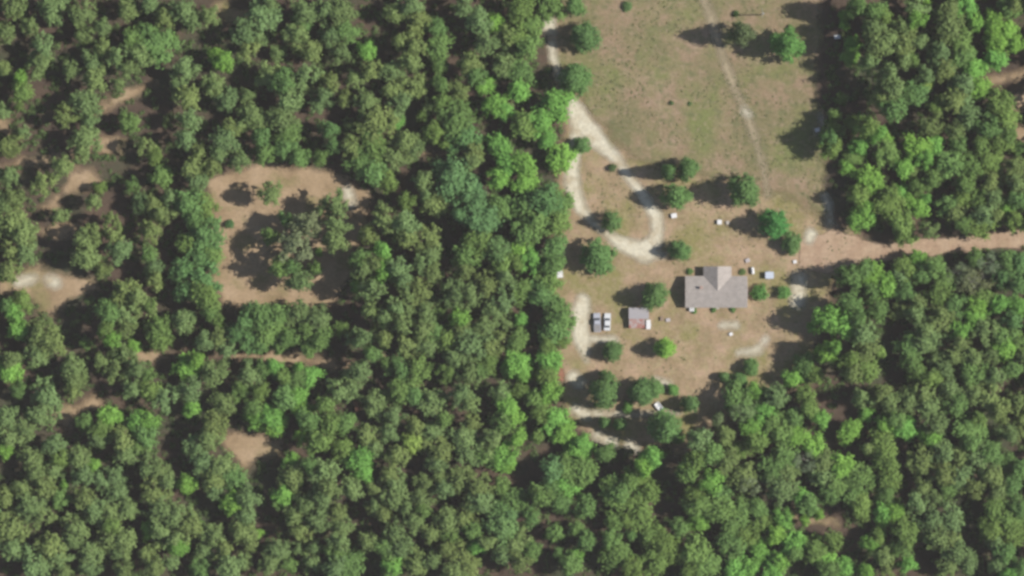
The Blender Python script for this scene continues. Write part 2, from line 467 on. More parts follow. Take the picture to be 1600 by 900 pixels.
# crowns read off the photograph: tile origin, then kind x y r (tile coordinates are three per photo pixel)
TREES = {
(0,0): """p 60 40 60,p 30 150 50,p 140 125 40,p 195 215 65,p 190 300 55,p 240 40 55,p 390 80 60,p 385 165 45,p 475 130 45,p 600 50 50,p 700 20 45,p 775 80 45,p 860 50 65,p 900 100 50,p 980 80 45,g 620 185 50,g 690 150 55,g 735 215 75,p 650 260 50,b 795 185 30,p 560 260 55,p 600 320 50,p 480 230 40,p 430 300 50,p 330 330 40,p 15 330 40,b 95 365 38,g 105 430 42,g 90 500 25,p 445 375 60,p 390 480 60,p 300 540 50,p 555 390 40,p 420 570 45,p 400 650 70,p 380 710 45,g 610 580 50,p 860 330 65,p 830 400 45,p 880 460 55,p 890 560 60,p 870 650 50,b 1010 250 40,b 1045 295 50,p 1000 400 45,p 1060 470 55,p 1150 160 60,p 1165 235 45,p 1150 450 40,p 1175 540 50,p 1080 600 45,p 1045 660 50,p 935 710 40,p 1020 720 40,p 1115 745 45,p 790 560 30,g 730 730 50,g 755 820 45,p 680 680 40,p 900 780 55,p 920 850 55,p 35 680 65,p 110 620 35,p 10 520 35,p 290 780 50,p 40 820 50,p 210 850 55,g 470 880 35,d 620 870 40,p 990 780 40""",
(400,0): """p 30 60 65,p 60 20 40,p 10 180 35,p 230 60 55,p 190 160 50,g 210 100 40,p 320 50 50,p 390 60 60,g 420 150 50,p 340 160 50,p 390 240 40,p 100 250 35,p 250 250 55,p 240 350 55,p 240 410 35,p 60 350 50,g 130 390 55,p 150 470 60,p 110 550 55,g 150 620 60,g 130 700 60,g 200 740 45,p 10 560 40,d 20 640 45,d 40 720 45,b 520 240 38,p 350 380 42,p 310 450 40,p 290 490 35,p 415 460 35,p 460 370 45,p 540 330 40,p 630 340 60,p 640 420 60,p 520 480 60,p 680 480 60,p 560 560 65,p 640 60 50,p 720 30 55,p 760 100 60,p 680 190 50,p 740 220 50,p 730 290 50,g 850 130 45,g 850 220 50,g 860 310 45,g 865 390 45,p 750 400 45,p 950 430 45,g 870 480 40,p 980 40 50,p 1040 100 60,b 1110 110 42,p 1080 200 50,p 1000 300 55,d 1030 350 40,p 1160 300 50,b 1070 400 35,b 1110 490 50,b 1160 510 45,p 1190 160 40,p 1180 230 35,d 340 610 45,d 360 680 40,p 440 590 30,p 440 690 45,g 490 740 50,g 540 620 55,g 560 700 60,p 650 720 60,p 700 670 50,b 660 580 32,g 560 810 60,g 620 850 50,p 740 700 40,d 940 570 75,d 980 640 65,g 840 620 50,g 880 680 40,p 1020 700 40,p 1010 760 50,b 1130 680 50,b 1170 760 55,b 1140 840 50,t 890 790 60,t 930 850 75,t 1000 880 50,p 780 850 55,g 300 740 40,p 820 500 35,g 790 540 30""",
(800,0): """g 50 40 60,g 90 120 55,g 70 220 60,b 30 420 50,g 40 330 50,b 205 490 62,g 60 590 60,b 130 570 50,b 230 740 55,b 170 660 45,b 50 760 60,b 60 860 60,g 20 160 50,g 290 30 40,g 180 20 55""",
(1200,0): """g 295 620 50,g 300 690 45,g 310 540 35,b 355 75 25,b 360 120 25,b 400 200 35,b 385 260 35,g 420 30 45,g 500 60 50,p 490 130 50,p 510 210 50,p 470 290 45,g 540 80 40,p 560 190 45,p 620 130 50,p 640 200 50,p 640 280 45,b 690 90 40,g 680 280 35,p 690 30 50,p 720 190 45,p 560 350 55,p 580 430 55,p 520 460 45,d 580 520 50,d 700 430 60,g 650 440 50,y 740 390 35,p 740 350 40,b 740 10 25,p 850 60 70,p 850 130 65,p 810 250 50,p 830 330 55,g 900 200 65,g 910 270 50,b 930 20 45,b 975 110 40,b 1060 110 50,b 1120 150 50,b 1080 200 60,b 1070 280 60,b 1160 210 45,b 960 320 50,b 980 410 50,p 920 400 55,g 1140 40 45,p 1160 20 40,g 790 500 45,p 870 470 50,p 940 540 50,p 760 590 55,p 880 620 50,g 890 680 40,g 1090 490 55,g 1110 560 50,g 1040 600 50,g 1080 670 60,g 1130 630 50,b 700 700 60,b 740 740 45,b 780 680 45,b 640 790 45,b 510 620 45,b 550 650 35,b 430 680 40,g 470 600 40,p 450 560 30,g 400 580 35,g 560 710 50,b 370 780 35,b 470 840 70,g 400 740 35,g 770 840 50,g 700 870 45,b 620 890 30,p 680 800 35,g 860 770 55,g 950 780 60,g 1040 760 50,b 1050 780 30,g 1000 690 40,p 1050 850 45,p 1160 780 50,p 1170 860 45,g 920 870 45,g 1180 690 30,g 350 460 25,k 500 680 24""",
(0,300): """p 60 140 70,p 110 200 65,p 50 270 60,p 20 60 45,p 60 30 50,p 120 290 60,p 40 370 50,p 280 110 45,b 20 390 30,p 390 230 50,p 400 310 55,p 480 360 45,p 440 200 40,p 440 40 40,p 520 130 50,p 530 200 50,p 560 270 60,p 660 60 45,p 720 60 60,p 760 100 50,p 800 30 45,p 700 180 45,d 880 50 65,d 920 130 70,g 950 60 55,d 970 200 70,g 880 240 60,d 930 300 70,g 990 290 50,d 960 390 75,d 850 370 60,d 870 460 60,g 960 480 60,g 980 560 40,g 700 290 45,p 720 350 55,p 730 400 40,p 590 470 60,p 650 500 60,g 700 540 40,p 590 560 50,g 510 560 55,g 500 640 50,b 520 690 40,p 590 630 50,g 740 640 65,g 750 700 50,p 860 600 60,b 60 560 40,g 100 510 50,b 90 650 55,p 190 660 65,p 240 700 60,p 180 760 60,p 40 800 60,b 50 850 45,p 580 770 65,p 550 840 55,p 640 830 55,p 340 830 60,p 350 880 45,p 480 800 45,b 880 820 60,b 920 790 40,p 1000 850 50,p 1040 680 55,p 1060 740 45,p 960 700 40,p 1160 800 40,p 1170 860 45,g 1020 610 35,d 1150 600 55,d 1100 660 50,d 1170 690 50,g 30 530 40,b 630 720 32,g 400 710 25,g 690 860 40""",
(400,300): """p 520 200 45,p 545 450 48,p 530 560 42,p 560 340 42,p 600 120 55,p 690 150 50,p 700 210 45,g 700 50 35,p 830 50 60,p 800 20 40,b 590 270 42,g 480 310 40,p 500 360 45,b 600 370 45,p 660 360 50,b 480 440 35,p 680 410 40,p 800 220 60,p 820 290 50,p 780 330 45,p 830 380 40,t 1010 60 60,t 1040 130 70,g 1030 220 60,t 960 110 40,g 980 300 50,p 970 370 45,g 1150 80 50,t 1130 280 70,g 1150 340 55,p 1170 400 50,p 1080 430 50,p 720 480 60,p 770 470 50,p 650 540 45,p 720 560 50,p 800 560 60,p 600 590 45,g 850 560 35,p 780 650 60,p 600 690 45,p 680 620 40,p 720 720 50,p 800 720 45,g 830 660 50,p 930 480 60,p 1000 490 50,b 950 590 45,p 1150 520 50,p 1110 560 60,p 1060 640 50,p 960 640 50,g 900 700 60,p 1000 720 60,p 1100 720 50,g 1080 790 50,p 940 780 55,p 1000 850 60,g 900 840 50,g 1050 850 40,d 600 800 55,d 680 820 65,g 760 840 60,p 570 760 40,p 490 690 50,p 480 840 50,p 440 870 40,g 540 760 35,g 400 640 35,g 30 590 60,g 110 580 60,p 200 570 50,p 290 590 60,g 60 660 60,g 150 690 50,g 240 650 50,g 310 690 55,g 250 730 40,g 110 730 45,g 20 720 45,g 30 830 45,b 80 820 40,g 130 870 40,b 200 820 55,b 250 860 50,g 190 880 50,p 1180 620 30,b 1190 830 30""",
(800,300): """d 60 60 70,d 150 50 70,g 210 60 60,d 120 140 65,g 210 150 45,d 60 200 55,b 40 260 50,b 90 310 45,g 190 260 50,g 190 340 50,b 130 330 30,g 20 330 40,g 170 420 55,d 140 480 60,d 210 540 65,g 230 600 50,g 40 460 50,g 190 650 55,b 40 600 30,g 30 700 60,g 160 720 45,b 30 800 50,b 180 800 50,g 170 860 50,b 50 860 35,g 230 700 35""",
(1200,300): """b 420 130 50,b 450 80 45,b 480 120 35,g 420 20 40,g 560 60 55,g 570 20 45,b 620 10 30,b 670 50 35,b 710 80 38,b 740 30 30,g 620 150 45,g 640 200 45,p 750 180 50,g 850 60 50,p 880 90 45,g 920 150 50,g 980 150 50,p 1010 110 55,g 1000 30 50,p 1080 110 45,b 1120 70 45,g 1170 40 45,g 1160 130 45,p 1060 30 40,g 910 30 40,g 380 400 45,b 480 400 55,g 450 370 45,g 490 460 50,b 560 440 45,g 640 350 50,p 620 400 45,g 640 470 40,b 700 310 45,g 720 390 45,g 780 350 50,g 830 420 55,g 800 480 50,k 900 380 50,k 950 420 50,k 1010 400 50,g 970 310 50,k 1040 330 45,g 1120 330 50,d 1100 400 50,d 1170 430 50,d 1180 330 50,g 870 540 50,b 980 540 50,b 1090 520 45,b 1170 530 45,g 1000 500 45,g 380 530 50,g 510 550 50,b 280 600 65,b 360 620 60,g 420 590 50,b 210 630 28,p 440 660 50,p 460 740 60,b 270 760 50,b 310 730 40,g 180 820 50,g 220 850 50,b 120 870 45,g 380 790 45,p 390 850 50,g 460 830 45,y 525 750 22,p 640 560 40,p 690 570 50,p 700 520 45,p 740 640 50,p 730 700 60,p 780 680 50,g 670 720 50,g 670 790 50,g 700 850 45,p 820 580 50,b 860 600 25,b 960 590 45,b 900 650 40,p 900 700 50,p 870 770 50,p 960 790 50,g 950 850 50,p 1020 640 50,g 1110 680 60,b 1120 730 50,g 1180 700 40,p 1190 770 40,p 830 830 50,g 760 880 40,g 1140 830 50,p 1060 860 45,b 1010 560 35,d 1150 600 50,p 780 780 30,p 1050 750 45""",
(0,600): """d 80 30 40,p 210 50 55,p 200 130 60,p 30 160 60,p 40 250 60,b 20 310 40,p 110 220 45,p 340 40 40,g 400 180 45,b 520 150 45,g 470 210 50,p 460 260 45,b 640 190 45,b 690 180 40,g 680 240 50,p 580 250 60,p 590 320 60,g 650 290 50,p 620 20 40,p 780 60 50,g 700 30 40,p 890 30 50,b 900 110 45,p 1040 90 55,g 1130 30 45,g 1190 110 45,p 1000 190 55,p 980 250 50,p 920 300 45,p 950 370 55,p 1040 380 60,p 1000 450 55,g 1090 440 50,p 1010 500 40,b 870 470 38,b 440 380 28,p 250 290 50,g 280 350 40,p 150 350 50,p 170 420 45,p 370 350 50,p 390 420 50,p 210 470 50,p 250 400 45,p 690 390 55,p 740 400 45,p 780 460 55,p 720 500 55,p 480 460 45,p 540 430 45,p 550 510 45,p 400 540 45,p 440 590 45,b 300 470 25,g 280 540 45,p 100 490 45,p 20 540 45,p 150 580 55,p 200 620 55,p 120 550 40,p 510 600 45,g 520 660 45,p 600 590 45,b 700 685 30,p 760 590 60,p 830 620 60,p 880 660 60,p 760 700 50,p 830 720 50,b 840 770 40,p 520 730 60,p 580 740 50,p 550 790 40,p 50 680 60,p 60 770 55,p 350 670 55,p 340 730 40,p 240 760 60,p 280 800 55,p 200 850 50,p 420 800 55,p 410 860 45,p 150 850 50,p 1000 710 50,p 960 780 45,p 1050 780 40,b 1090 560 45,p 1160 540 50,p 1150 620 50,p 1130 690 50,p 1170 740 45,p 690 790 45,p 720 860 50,p 800 840 40,g 940 870 45,p 1080 860 55,p 580 870 50,g 920 670 30,p 300 880 40,p 1140 840 40""",
(400,600): """g 20 40 45,b 0 150 40,g 130 60 50,b 200 60 55,b 210 110 45,b 70 160 60,b 90 200 50,g 320 100 45,g 240 170 45,b 220 240 30,g 350 180 50,g 300 260 50,g 410 180 40,p 390 30 55,p 450 20 40,p 560 90 70,p 520 240 50,p 550 300 50,p 640 160 50,p 620 230 45,p 660 330 45,g 680 30 55,g 740 50 50,p 830 80 50,p 740 200 45,y 730 270 45,p 830 220 45,g 880 170 40,p 960 50 50,p 1000 90 50,p 1010 180 45,p 970 250 55,p 1000 310 50,p 860 310 55,p 840 370 45,p 1150 40 45,b 1180 100 50,g 1160 180 50,p 1110 260 50,g 1080 340 45,b 1150 340 50,b 1190 370 35,b 480 350 50,b 500 410 50,g 410 300 45,g 430 350 40,b 170 360 45,p 180 430 60,g 250 380 40,p 320 420 60,p 340 490 50,b 130 520 45,g 110 540 40,p 240 560 45,p 180 620 50,p 210 690 50,p 280 640 50,p 310 540 50,p 380 600 50,p 400 670 55,p 390 740 50,g 370 790 45,g 430 840 60,p 370 860 50,p 450 490 50,p 560 560 45,p 560 500 45,p 650 470 55,p 650 540 50,p 620 430 40,p 590 610 45,b 580 600 22,p 520 740 45,p 650 700 45,p 680 770 50,g 610 770 50,b 640 850 50,g 620 890 35,p 100 780 55,p 70 840 50,p 200 770 30,p 270 760 35,p 260 830 40,g 150 850 40,p 790 470 50,p 770 540 50,g 780 590 40,p 700 580 40,p 740 640 45,p 880 490 50,p 860 430 45,p 950 440 50,p 1040 480 65,p 1060 550 60,p 1010 560 45,p 980 630 50,p 900 640 50,g 910 710 50,p 900 770 40,b 1030 760 45,g 1020 690 40,g 1140 600 50,t 1150 660 65,t 1180 620 45,g 1150 480 45,p 1100 740 50,p 1150 800 50,p 980 850 60,p 930 880 50,p 820 700 40,p 750 840 50,p 830 830 45,g 1190 720 50,b 10 700 25""",
(800,600): """g 30 30 45,b 10 160 45,b 30 260 45,g 100 70 45,b 170 40 45,g 130 130 45,b 200 170 55,b 240 220 60,g 120 250 35,b 310 310 55,b 330 280 40,g 440 330 40,t 190 400 60,g 260 400 60,b 250 470 50,g 340 420 50,g 180 480 50,g 230 560 50,d 340 580 55,d 130 520 50,g 20 560 60,g 90 620 45,g 200 700 40,g 215 790 25,g 350 740 45,g 300 680 30,g 90 780 40,g 270 840 50,b 290 810 35,p 20 740 50,p 40 830 50,g 480 520 65,d 520 500 60,g 560 450 45,g 640 500 50,g 600 440 40,g 590 590 65,g 540 640 55,b 650 340 55,b 620 390 40,g 710 740 65,g 650 720 50,g 560 710 50,g 480 640 60,g 460 730 45,g 490 800 60,g 560 850 50,g 680 830 60,g 790 670 40,g 760 790 50,g 860 500 50,g 870 580 50,b 880 640 40,g 820 400 50,g 860 350 45,g 930 330 50,b 930 460 50,g 960 520 60,p 1000 370 50,p 1080 440 60,k 1100 470 50,g 990 590 60,g 1040 650 65,g 1080 590 50,g 930 600 40,g 1030 740 60,g 1090 720 50,g 860 800 60,g 900 850 55,g 840 870 50,b 1040 870 50,b 1120 860 50,g 1150 590 50,g 1160 650 45,b 1160 790 45,g 1050 80 55,p 1100 120 50,p 880 260 45,p 1000 240 40,b 1130 200 50,g 1150 270 50,g 1080 300 35,b 1180 130 45,b 1140 40 40,g 1190 60 35""",
(1200,600): """p 40 60 50,g 180 60 55,g 120 160 50,b 240 160 40,g 190 120 45,g 20 190 50,b 375 215 45,b 460 140 35,p 440 60 50,p 520 50 50,p 580 80 55,b 540 180 40,g 600 160 50,b 640 200 50,p 660 80 55,p 720 40 50,p 750 100 50,b 730 240 35,b 770 260 40,p 780 190 45,g 890 90 50,p 960 50 50,p 850 20 45,p 1040 60 60,p 1080 120 50,g 990 160 40,g 940 220 60,g 950 280 50,p 1180 80 45,p 1130 240 45,p 1190 220 35,p 1190 160 30,b 130 250 40,g 70 240 50,g 80 340 55,p 90 420 60,p 60 490 60,g 20 400 50,b 210 300 45,k 190 360 55,p 260 370 60,p 250 430 50,b 340 390 50,g 320 460 60,g 290 510 50,g 440 430 50,g 400 510 60,g 430 570 50,g 550 300 60,g 560 370 60,g 560 440 50,g 550 510 45,p 470 300 40,p 720 370 50,p 720 480 45,p 820 330 50,p 820 420 55,p 900 340 50,p 900 430 55,p 980 350 60,g 1030 330 50,p 1040 420 55,p 960 490 45,g 1120 370 35,g 1180 400 40,g 1150 470 50,p 1080 500 50,g 850 490 50,p 700 570 60,p 780 540 40,g 190 560 50,b 150 530 40,b 70 640 50,b 170 640 50,b 40 700 50,b 130 740 50,b 240 610 30,g 220 770 50,g 310 740 50,b 270 820 50,g 280 870 50,b 360 860 45,b 50 830 50,b 20 880 45,g 130 790 40,b 540 600 45,b 600 600 40,b 540 650 35,b 480 750 45,g 520 710 40,p 540 810 50,p 560 860 45,g 640 690 55,g 620 760 50,b 650 850 40,p 770 640 50,p 790 720 50,p 860 640 50,p 850 730 45,p 880 790 50,p 930 840 60,p 850 850 45,g 1060 600 60,g 1050 680 55,g 1130 640 60,g 1150 700 60,g 1180 580 50,p 1060 740 40,g 1110 790 40,p 1070 850 40,b 460 870 40,g 1180 860 40,b 1130 890 40""",
}

# ------------------------------------------------------------------ trees
def leaf_cloud(clumps, per, size, seed, up=0.95, inner=0.52, core=True):
    """clumps: (centre, radius). leaf-sized faces over each clump plus a rough solid core added inside to block the light"""
    r = np.random.default_rng(seed)
    vs, fs = [], []
    base = 0
    for c, rc in clumps:
        n = max(4, int(per * (rc / 0.33) ** 2))
        d = r.normal(size=(n, 3))
        d[:, 2] += 0.35
        d /= np.linalg.norm(d, axis=1)[:, None]
        rad = rc * (inner + (1.38 - inner) * r.random(n) ** 0.9)
        p = np.array(c) + d * rad[:, None]
        nn = d + r.normal(size=(n, 3)) * 0.55 + np.array([0, 0, up])
        nn /= np.linalg.norm(nn, axis=1)[:, None]
        t = np.cross(nn, r.normal(size=(n, 3)))
        t /= np.linalg.norm(t, axis=1)[:, None] + 1e-9
        b = np.cross(nn, t)
        s = (size * (0.6 + 0.8 * r.random(n)))[:, None]
        q = np.stack([p - t * s, p - b * s * 0.55, p + t * s + nn * s * 0.15, p + b * s * 0.6], 1).reshape(-1, 3)
        vs.append(q)
        fs.append(np.arange(base, base + 4 * n).reshape(-1, 4))
        base += 4 * n
    vs = np.concatenate(vs)
    fs = [tuple(f) for f in np.concatenate(fs)]
    if core:
        vl = [tuple(v) for v in vs]
        for c, rc in clumps:
            bm = bmesh.new()
            bmesh.ops.create_icosphere(bm, subdivisions=1, radius=rc * 0.66)
            off = len(vl)
            for v in bm.verts:
                k = 0.75 + 0.45 * r.random()
                vl.append((c[0] + v.co.x * k, c[1] + v.co.y * k, c[2] + v.co.z * k))
            for f in bm.faces:
                fs.append(tuple(off + v.index for v in f.verts))
            bm.free()
        return vl, fs
    return [tuple(v) for v in vs], fs


def clumps_for(shape, seed):
    r = random.Random(seed)
    out = []
    if shape == 'pine':            # open, ragged crown of separate boughs, radius 1, height 1.7
        out.append(((r.uniform(-.12, .12), r.uniform(-.12, .12), 1.45), 0.30))
        n = r.randint(20, 26)
        lop = r.uniform(0, 6.28)
        for i in range(n):
            z = r.uniform(0.25, 1.40)
            prof = max(0.15, min(1.0, (1.72 - z) / 0.85)) * (0.85 if z < 0.4 else 1)
            a = i * 2.4 + r.uniform(-.5, .5)
            rad = prof * r.uniform(0.22, 0.95) * (1 - 0.22 * (1 + math.cos(a - lop)) / 2)
            out.append(((rad * math.cos(a), rad * math.sin(a), z), r.uniform(0.15, 0.34)))
    elif shape == 'broad':         # full rounded crown
        n = r.randint(22, 28)
        lop = r.uniform(0, 6.28)
        for i in range(n):
            z = r.uniform(0.1, 1.2)
            prof = max(0.1, min(1.0, 1.06 - max(0, z - 0.35) ** 1.5 * 0.72))
            a = i * 2.4 + r.uniform(-.4, .4)
            rad = prof * r.uniform(0.25, 0.92) * (1 - 0.2 * (1 + math.cos(a - lop)) / 2)
            out.append(((rad * math.cos(a), rad * math.sin(a), z), r.uniform(0.17, 0.37)))
        out.append(((r.uniform(-.2, .2), r.uniform(-.2, .2), 1.2), 0.34))
        out.append(((r.uniform(-.3, .3), r.uniform(-.3, .3), 1.0), 0.40))
    elif shape == 'shade':         # dense egg-shaped garden tree, leafy nearly to the ground, height 2
        for k in range(40):
            z = 0.15 + 1.65 * (k / 39)
            prof = 0.80 * max(0.08, (1.02 - (max(0, z - 0.25) / 1.75) ** 1.45)) * (0.9 if z < 0.3 else 1)
            a = k * 2.4 + r.uniform(-.3, .3)
            rad = prof * r.uniform(0.70, 1.16)
            out.append(((rad * math.cos(a), rad * math.sin(a), z), r.uniform(0.17, 0.33)))
        for z in (0.5, 0.9, 1.3):
            out.append(((0, 0, z), 0.45))
    elif shape == 'cone':          # pointed evergreen, height 2.4
        for k in range(30):
            z = 0.12 + 2.1 * (k / 29)
            prof = 0.80 * max(0.03, min(1, (2.35 - z) / 1.75)) * (0.85 if z < 0.4 else 1)
            a = k * 2.4 + r.uniform(-.3, .3)
            rad = prof * r.uniform(0.8, 1.0)
            out.append(((rad * math.cos(a), rad * math.sin(a), z), 0.30 * (0.55 + 0.6 * prof)))
        for z in (0.5, 1.0, 1.5):
            out.append(((0, 0, z), 0.40 - 0.12 * z + 0.1))
    elif shape == 'bush':
        for k in range(9):
            a = k * 2.4
            rad = r.uniform(0.25, 0.65)
            out.append(((rad * math.cos(a), rad * math.sin(a), r.uniform(0.3, 0.75)), r.uniform(0.3, 0.42)))
        out.append(((0, 0, 0.7), 0.45))
    elif shape == 'sparse':
        for k in range(17):
            a = k * 2.4 + r.uniform(-.5, .5)
            rad = r.uniform(0.25, 0.85)
            out.append(((rad * math.cos(a), rad * math.sin(a), r.uniform(0.3, 1.3)), r.uniform(0.2, 0.32)))
    return out


def mesh_of(name, vs, fs, mat):
    me = bpy.data.meshes.new(name)
    me.from_pydata(vs, [], fs)
    me.update()
    me.materials.append(mat)
    return me


SHAPES = {'pine': (9, 60, 0.085, 1.7), 'broad': (8, 66, 0.080, 1.45), 'shade': (7, 85, 0.070, 2.0), 'cone': (4, 80, 0.065, 2.4),
          'bush': (3, 60, 0.10, 1.1), 'sparse': (3, 70, 0.07, 1.4)}
CROWNS, SH = {}, {}
for si, (k, (nv, per, size, hh)) in enumerate(SHAPES.items()):
    CROWNS[k] = []
    SH[k] = hh
    for v in range(nv):
        vs, fs = leaf_cloud(clumps_for(k, 100 * si + v), per, size, 1000 * si + v, core=(k != 'sparse'))
        CROWNS[k].append(mesh_of('crown', vs, fs, M['foliage']))


def trunk_mesh(seed, limbs=6, rad=0.055, mat='bark', twigs=False):
    """unit height tapered trunk with limbs, for a crown of radius 1"""
    r = random.Random(seed)
    bm = bmesh.new()
    x = y = 0
    pts = [(0, 0, -0.01)]
    for i in range(1, 6):
        x += r.uniform(-.02, .02); y += r.uniform(-.02, .02)
        pts.append((x, y, i / 5))
    for i, (a, b) in enumerate(zip(pts, pts[1:])):
        k0, k1 = 1.25 - i * 0.2, 1.25 - (i + 1) * 0.2
        tube(bm, a, b, rad * k0, rad * k1, 7)
    for i in range(limbs):
        z = 0.45 + 0.5 * i / limbs
        a = i * 2.4 + r.uniform(-.3, .3)
        L = r.uniform(0.4, 0.7) * (1.2 - z * 0.5)
        e = (math.cos(a) * L, math.sin(a) * L, z + 0.12)
        tube(bm, (0, 0, z), e, rad * 0.42, rad * 0.16, 5)
        if twigs:
            for q in range(5):
                a2 = a + r.uniform(-1, 1)
                t = r.uniform(0.35, 0.95)
                s = (e[0] * t, e[1] * t, z + 0.12 * t)
                L2 = r.uniform(0.2, 0.4)
                tube(bm, s, (s[0] + math.cos(a2) * L2, s[1] + math.sin(a2) * L2, s[2] + 0.07), rad * 0.2, rad * 0.06, 4)
    bmesh.ops.recalc_face_normals(bm, faces=bm.faces)
    me = bpy.data.meshes.new('trunk')
    bm.to_mesh(me)
    bm.free()
    me.materials.append(M[mat])
    return me


TRUNKS = [trunk_mesh(s) for s in range(4)]
DEAD = [trunk_mesh(s + 20, 9, 0.045, 'dead_wood', True) for s in range(2)]

COL = {'p': (0.156, 0.222, 0.080), 'g': (0.142, 0.232, 0.068), 'b': (0.178, 0.350, 0.074), 'd': (0.114, 0.205, 0.066),
       't': (0.120, 0.215, 0.080), 'y': (0.24, 0.34, 0.085), 'k': (0.170, 0.205, 0.105)}
KIND = {   # name, category, words, crown shape, group
    'P': ('pine_tree', 'pine tree', 'olive green pine', 'pine', 'full-grown pines of the forest'),
    'q': ('slim_pine', 'slim pine', 'narrow olive pine', 'pine', 'slimmer pines of the forest'),
    'g': ('broadleaf_tree', 'broadleaf tree', 'mid green leafy tree', 'broad', 'mid green broadleaf trees of the forest'),
    'b': ('sweetgum_tree', 'sweetgum tree', 'bright green leafy tree', 'broad', 'bright green broadleaf trees of the forest'),
    'd': ('cedar_tree', 'cedar tree', 'dark green evergreen', 'pine', 'dark evergreens of the forest'),
    't': ('holly_tree', 'holly tree', 'bluish green dense tree', 'broad', 'bluish green trees of the forest'),
    'y': ('locust_tree', 'locust tree', 'yellow green leafy tree', 'broad', 'yellow green trees of the forest'),
    'k': ('dead_tree', 'dead tree', 'bare grey half-dead tree', 'sparse', 'greyish dead trees of the forest'),
}


def tree(name, label, cat, px, py, r_px, h, shape, col, group=None, low=0.45, dead=False, jitter=0.0):
    """h: full height in metres; low: where the crown starts, as a share of the height"""
    zc = h * (low + 1) / 2
    x, y = W(px, py, zc)
    r = r_px * S
    root = empty(name, label, cat, x, y, 0, group)
    a = rng.uniform(0, 6.28)
    cr = bpy.data.objects.new('crown', rng.choice(CROWNS[shape]))
    C.objects.link(cr)
    cr.parent = root
    cr.location = (0, 0, h * low)
    cr.rotation_euler = (0, 0, a)
    hz = h * (1 - low) / SH[shape]
    ex = rng.uniform(0.92, 1.08)
    cr.scale = (r * ex, r / ex, hz)
    j = rng.uniform(-1, 1)
    v = 1 + jitter * j
    w = 1 + 0.6 * jitter * rng.uniform(-1, 1)
    cr.color = (col[0] * v * w, col[1] * v, col[2] * v / w, 1)
    tr = bpy.data.objects.new('trunk', rng.choice(DEAD if dead else TRUNKS))
    C.objects.link(tr)
    tr.parent = root
    tr.rotation_euler = (0, 0, a)
    tr.scale = (r, r, h * (0.86 if not dead else 0.95))
    return root


forest = []
for (ox, oy), text in TREES.items():
    for e in text.split(','):
        k, x, y, r = e.split()
        forest.append((k, ox + float(x) / 3, oy + float(y) / 3, float(r) / 3))
ONES = 'zero one two three four five six seven eight nine ten eleven twelve thirteen fourteen fifteen sixteen seventeen eighteen nineteen'.split()
TENS = 'x x twenty thirty forty fifty sixty seventy eighty ninety'.split()


def in_words(v):
    v = max(0, min(100, int(round(v))))
    if v == 100:
        return 'hundred'
    if v < 20:
        return ONES[v]
    return TENS[v // 10] + ('-' + ONES[v % 10] if v % 10 else '')


OPEN = [(225, 557), (245, 556), (395, 556), (415, 557), (440, 558), (465, 560), (490, 564), (170, 152), (195, 143), (240, 128),
        (170, 228), (180, 225), (125, 280), (108, 285), (80, 325), (110, 352), (380, 690), (370, 700), (420, 700), (130, 640), (104, 650),
        (1290, 817), (1270, 813), (973, 832), (690, 240), (557, 630), (60, 440), (90, 438), (120, 440), (70, 470), (600, 558), (10, 200)]
seen_labels = set()
TALL = [(1334, -10, 1400, 215, 9.5), (555, 300, 640, 560, 8), (1285, 425, 1350, 620, 5.5), (148, 440, 190, 560, 5.5), (470, 600, 520, 800, 4), (700, 330, 760, 500, 4), (300, 440, 330, 600, 3), (530, 90, 590, 160, 4), (700, 0, 760, 90, 3), (440, 120, 470, 200, 4), (1005, 640, 1120, 760, 6.5), (865, 560, 910, 720, -3)]
CONTEXT = [
    ('beside the driveway', [(860, 30), (862, 90), (880, 150), (890, 200), (890, 260), (895, 310)]),
    ('by the dirt road', [(x, 392 - (x - 1340) * 0.12) for x in range(1340, 1620, 30)]),
    ('at the sandy clearing', CLEAR1),
    ('at the field edge', [(1290, y) for y in range(0, 340, 30)]),
    ('at the yard edge', YARD),
    ('by the bare patch', [(70, 440), (120, 280), (165, 235), (380, 700), (120, 640)]),
]
for k, px, py, r in forest:
    key = ('P' if r * 3 >= 50 else 'q') if k == 'p' else k  # one sort of pine, named apart by crown radius alone, age unknown
    name, cat, words, shape, group = KIND[key]
    h = {'P': 12.0, 'q': 10.5, 'g': 10.0, 'b': 9.5, 'd': 12, 't': 12, 'y': 9, 'k': 9}[key] + rng.uniform(-1.8, 1.8)
    if r < 12:
        h -= 3.5
    for x0, y0, x1, y1, dh in TALL:
        if x0 < px < x1 and y0 < py < y1:
            h += dh
            break
    size = 'broad' if r >= 20 else 'small' if r < 14 else 'mid-sized'
    near = 'in dense forest'
    for what, pts in CONTEXT:
        if any(math.hypot(px - qx, py - qy) < 42 for qx, qy in pts):
            near = what
            break
    label = '%s %s %s, %s percent across, %s percent down' % (size, words, near, in_words(px / 16), in_words(py / 9))
    while label in seen_labels:
        label = label.replace(size + ' ', size + ' ' + rng.choice(['ragged ', 'rounded ', 'tufted ', 'lumpy ']), 1)
    seen_labels.add(label)
    rr = r * 1.44 * rng.uniform(0.80, 1.14) * (0.90 if px < 320 and py < 600 else 1)
    for qx, qy in OPEN:
        dd = math.hypot(px - qx, py - qy)
        if dd < rr + 3:
            rr = max(0.55 * r, dd - 3)
            h = min(h, 8.5)
    tree(name, label, cat, px, py, rr, h, shape, COL[k], group, low=0.30, dead=(k == 'k'), jitter=0.16)

